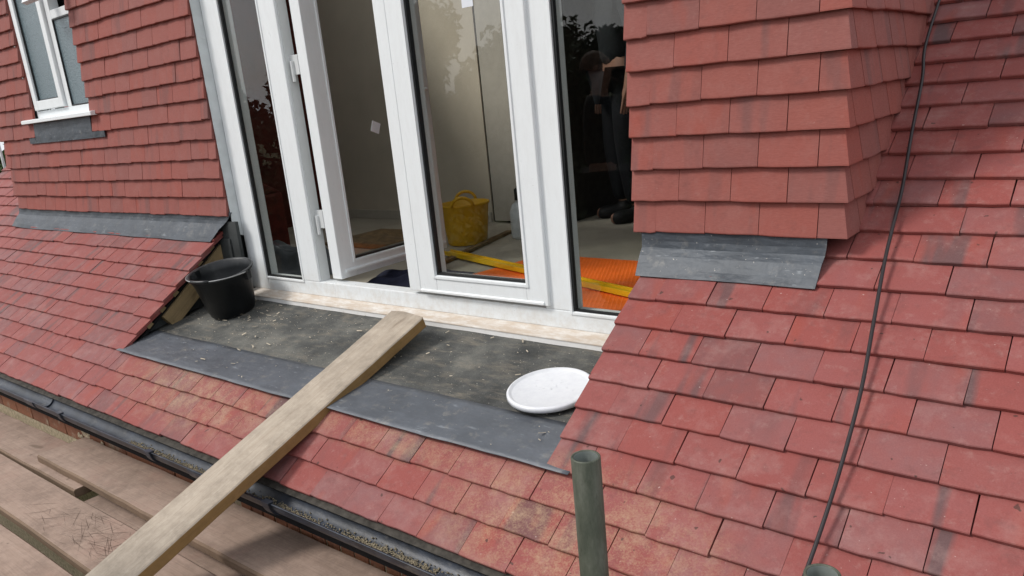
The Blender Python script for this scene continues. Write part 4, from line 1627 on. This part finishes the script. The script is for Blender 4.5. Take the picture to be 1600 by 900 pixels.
def person(loc, rz, label, hands_up):
    e = thing('person', label, 'person', loc, (0, 0, rz))
    # faces -Y locally
    J = {
        'pelvis': ((0, 0, 0.95), (0.15, 0.11)), 'waist': ((0, 0, 1.10), (0.14, 0.10)), 'chest': ((0, 0, 1.30), (0.17, 0.115)),
        'neckb': ((0, 0, 1.45), (0.10, 0.07)), 'neck': ((0, -0.01, 1.52), 0.055), 'jaw': ((0, -0.03, 1.59), (0.068, 0.08)), 'head': ((0, -0.015, 1.68), (0.078, 0.098)), 'crown': ((0, 0.0, 1.745), (0.06, 0.075)),
    }
    Bn = [('pelvis', 'waist'), ('waist', 'chest'), ('chest', 'neckb'), ('neckb', 'neck'), ('neck', 'jaw'), ('jaw', 'head'), ('head', 'crown')]
    for s, n_ in ((-1, 'l'), (1, 'r')):
        J['sh' + n_] = ((s * 0.19, 0, 1.40), 0.065)
        if hands_up:
            J['el' + n_] = ((s * 0.25, -0.17, 1.27), 0.046)
            J['wr' + n_] = ((s * 0.10, -0.37, 1.50), 0.030)
            J['pa' + n_] = ((s * 0.085, -0.42, 1.56), (0.040, 0.022))
            tip = Vector((s * -0.02, -0.02, 0.07))
        else:
            J['el' + n_] = ((s * 0.25, 0.02, 1.12), 0.046)
            J['wr' + n_] = ((s * 0.27, -0.05, 0.88), 0.030)
            J['pa' + n_] = ((s * 0.27, -0.065, 0.80), (0.022, 0.040))
            tip = Vector((0, -0.02, -0.09))
        for q in range(4):
            b0 = Vector(J['pa' + n_][0]) + (Vector((s * (0.025 - 0.017 * q), 0, 0.03)) if hands_up else Vector((0, -0.025 + 0.017 * q, -0.03)))
            k = 1 - 0.08 * abs(q - 1.3)
            J[f'f{q}a{n_}'] = (tuple(b0), 0.010)
            J[f'f{q}b{n_}'] = (tuple(b0 + tip * 0.5 * k), 0.009)
            J[f'f{q}c{n_}'] = (tuple(b0 + tip * 0.9 * k + (Vector((-s * 0.015, 0, -0.01)))), 0.0075)
            Bn += [('pa' + n_, f'f{q}a{n_}'), (f'f{q}a{n_}', f'f{q}b{n_}'), (f'f{q}b{n_}', f'f{q}c{n_}')]
        t0 = Vector(J['pa' + n_][0])
        J['th' + n_] = (tuple(t0 + Vector((-s * 0.04, -0.01, 0.01 if hands_up else -0.01))), 0.010)
        Bn += [('pa' + n_, 'th' + n_)]
        J['hip' + n_] = ((s * 0.095, 0, 0.88), 0.095)
        J['kn' + n_] = ((s * 0.12, -0.03, 0.50), 0.062)
        J['an' + n_] = ((s * 0.13, 0.02, 0.10), 0.045)
        J['hl' + n_] = ((s * 0.13, 0.03, 0.045), 0.040)
        J['to' + n_] = ((s * 0.15, -0.18, 0.035), (0.042, 0.030))
        Bn += [('chest', 'sh' + n_), ('sh' + n_, 'el' + n_), ('el' + n_, 'wr' + n_), ('wr' + n_, 'pa' + n_),
               ('pelvis', 'hip' + n_), ('hip' + n_, 'kn' + n_), ('kn' + n_, 'an' + n_), ('an' + n_, 'hl' + n_), ('hl' + n_, 'to' + n_)]
    skinned('body', J, Bn, M['skin'], e)

    def grow(k, g):
        p_, r_ = J[k]
        return (p_, tuple(x + g for x in r_) if isinstance(r_, tuple) else r_ + g)
    keys = ['waist', 'chest', 'neckb', 'shl', 'shr', 'ell', 'elr']
    JT = {k: grow(k, 0.034) for k in ['pelvis'] + keys}
    JT['ell'], JT['elr'] = grow('ell', 0.016), grow('elr', 0.016)
    for n_ in 'lr':
        a, c = Vector(J['el' + n_][0]), Vector(J['wr' + n_][0])
        JT['cu' + n_] = (tuple(a.lerp(c, 0.85)), 0.045)
    skinned('work_top', JT, [('pelvis', 'waist'), ('waist', 'chest'), ('chest', 'neckb'), ('chest', 'shl'), ('chest', 'shr'), ('shl', 'ell'), ('shr', 'elr'), ('ell', 'cul'), ('elr', 'cur')], M['shirt'], e)
    JP = {'pelvis': grow('pelvis', 0.024)}
    for n_ in 'lr':
        JP['hip' + n_] = grow('hip' + n_, 0.022)
        JP['kn' + n_] = grow('kn' + n_, 0.024)
        JP['an' + n_] = grow('an' + n_, 0.034)
    skinned('trousers', JP, [('pelvis', 'hipl'), ('pelvis', 'hipr'), ('hipl', 'knl'), ('hipr', 'knr'), ('knl', 'anl'), ('knr', 'anr')], M['trousers'], e)
    for n_ in 'lr':
        JB = {'an': ((J['an' + n_][0][0], 0.02, 0.14), 0.055), 'hl': grow('hl' + n_, 0.018), 'to': grow('to' + n_, 0.016)}
        skinned('boot', JB, [('an', 'hl'), ('hl', 'to')], M['boots'], e)
    b = B()
    v, f = [], []
    for i in range(9):
        th = PI * 0.55 * i / 8
        for k in range(20):
            ph_ = 2 * PI * k / 20
            r_ = 0.092
            v.append((r_ * 0.92 * math.sin(th) * math.cos(ph_), 0.015 + r_ * 1.12 * math.sin(th) * math.sin(ph_) , 1.675 + r_ * 1.15 * math.cos(th) + (0.03 if math.sin(ph_) < -0.3 and i > 5 else 0)))
    for i in range(8):
        for k in range(20):
            f.append((i * 20 + k, i * 20 + (k + 1) % 20, (i + 1) * 20 + (k + 1) % 20, (i + 1) * 20 + k))
    mesh_obj('hair', v, f, M['hair'], e, smooth=True)
    b = B()   # nose, ears, eyes, mouth on the face
    b.add([(-0.013, -0.104, 1.640), (0.013, -0.104, 1.640), (0, -0.131, 1.648), (0, -0.104, 1.690)], [(0, 1, 2), (1, 3, 2), (3, 0, 2)])
    b.build('nose', M['skin'], e)
    for s in (-1, 1):
        b = B()
        b.lathe([(0.0005, 0.008), (0.018, 0.004), (0.022, -0.006)], 10, 0, Matrix.Translation((s * 0.082, 0.0, 1.66)) @ Matrix.Rotation(s * PI / 2, 4, 'Y'))
        b.build('ear', M['skin'], e, smooth=True)
    for s in (-1, 1):
        b = B()
        b.lathe([(0.0005, 0.004), (0.009, 0.0)], 10, 0, Matrix.Translation((s * 0.030, -0.104, 1.680)) @ Matrix.Rotation(PI / 2, 4, 'X'))
        b.build('eye', M['hair'], e)
    b = B()
    b.box(-0.022, 0.022, -0.108, -0.098, 1.605, 1.610)
    b.build('mouth', M['hair'], e)
    return e


p1 = person((-2.02, 2.30, -0.40), R(-40), 'person in dark trousers and boots standing indoors behind the right fixed pane', False)
p2 = person((-2.25, -2.20, -1.17), R(62), 'person reflected in the right fixed pane holding a phone up to the face', True)
p2.location.z = BZ
p2.scale = (0.94, 0.94, 0.94)
b = B()
b.box(-0.085, 0.085, -0.452, -0.442, 1.54, 1.63)
ph_o = b.build('phone', M['phone'], p2, bevel=0.003)
ph_o.parent = None
ph_o.matrix_world = Matrix.LocRotScale(p2.location, p2.rotation_euler, p2.scale)
tag(ph_o, 'black phone held level by the reflected person', 'phone')


# ------------------------------------------------------------------ trees behind the photographer (seen in the glass) and far left
def tree(x, y, h, r, mat, label, conifer, seed, n=15000, name='tree'):
    rs = random.Random(seed)
    e = thing(name, label, 'tree', (x, y, -3.7))
    b = B()
    pts = [(rs.uniform(-.1, .1), rs.uniform(-.1, .1), h * k / 6) for k in range(6)]
    b.tube([(0, 0, 0)] + pts[1:], [0.22, 0.18, 0.15, 0.12, 0.08, 0.04], 10)
    for k in range(14):
        z = h * rs.uniform(0.25, 0.8)
        a = rs.uniform(0, 6.28)
        l_ = r * rs.uniform(0.5, 0.9)
        b.tube([(0, 0, z), (l_ * .5 * math.cos(a), l_ * .5 * math.sin(a), z + 0.15), (l_ * math.cos(a), l_ * math.sin(a), z + 0.45)], [0.06, 0.04, 0.015], 6)
    b.build('trunk', M['bark'], e, smooth=True)
    b = B()
    clumps = []
    for k in range(46):
        u = rs.random()
        z = h * (0.18 + 0.82 * u)
        rad = r * ((1 - u) * 0.95 + 0.10 if conifer else math.sin(PI * min(1, 0.15 + 0.85 * (1 - u))) * 0.95 + 0.1)
        a = rs.uniform(0, 6.28)
        q = rad * math.sqrt(rs.random())
        clumps.append((q * math.cos(a), q * math.sin(a), z, r * rs.uniform(0.14, 0.30)))
    for k in range(n):
        cx, cy, cz, cr = clumps[rs.randrange(len(clumps))]
        d = Vector((rs.gauss(0, 1), rs.gauss(0, 1), rs.gauss(0, 0.7))).normalized() * cr * rs.random() ** 0.4
        s = rs.uniform(0.06, 0.15)
        m4 = Matrix.Translation((cx + d.x, cy + d.y, cz + d.z)) @ Euler((rs.uniform(-1, 1), rs.uniform(-1, 1), rs.uniform(0, 6))).to_matrix().to_4x4()
        b.add([m4 @ Vector(q) for q in ((-s, 0, 0), (0, -s * .55, 0.03), (s * 1.3, 0, -0.05), (0, s * .55, 0.03))], [(0, 1, 2, 3)])
    c = b.build('crown', mat, e)
    c['kind'] = 'stuff'
    return e


TL = [(-7.5, -13.0, 5.6, 2.2, 1, 'tall dark conifer behind the photographer, reflected in the right pane'),
      (-10.0, -12.5, 5.2, 2.4, 0, 'broad dark tree reflected in the closed door leaf'),
      (-13.0, -11.5, 5.9, 2.6, 1, 'dark pointed conifer reflected towards the left panes'),
      (-5.2, -14.0, 4.9, 2.2, 0, 'rounded dark tree reflected low in the right pane'),
      (-16.5, -10.0, 5.6, 2.6, 0, 'broad dark tree reflected in the left fixed pane'),
      (-11.6, -15.5, 5.5, 2.6, 0, 'dark tree standing behind the gap between the reflected trees'),
      (-2.8, -14.5, 5.4, 2.4, 1, 'dark conifer directly behind the photographer')]
for i, (x, y, h, r, cf, lb) in enumerate(TL):
    tree(x, y, h, r, M['leaf_dark'], lb, cf, 40 + i)
tree(-15.0, 4.5, 6.0, 2.8, M['leaf_mid'], 'green tree just showing past the far left end of the wall', False, 60)
hb = B()
rs = random.Random(88)
for k in range(9000):
    x = rs.uniform(-24, 4)
    y = -10.5 + rs.gauss(0, 0.35) + 0.1 * x
    z = -3.7 + 2.7 * rs.random() ** 0.6
    s = rs.uniform(0.07, 0.15)
    m4 = Matrix.Translation((x, y, z)) @ Euler((rs.uniform(-1, 1), rs.uniform(-1, 1), rs.uniform(0, 6))).to_matrix().to_4x4()
    hb.add([m4 @ Vector(q) for q in ((-s, 0, 0), (0, -s * .6, 0.02), (s, 0, 0), (0, s * .6, 0.02))], [(0, 1, 2, 3)])
ho = hb.build('hedge', M['leaf_dark'])
ho['kind'] = 'stuff'
tag(ho, 'dark garden hedge behind the photographer, reflected low in the glass', 'hedge')
print('roof tiles in view', seen_roof, 'wall tiles in view', seen_wall)
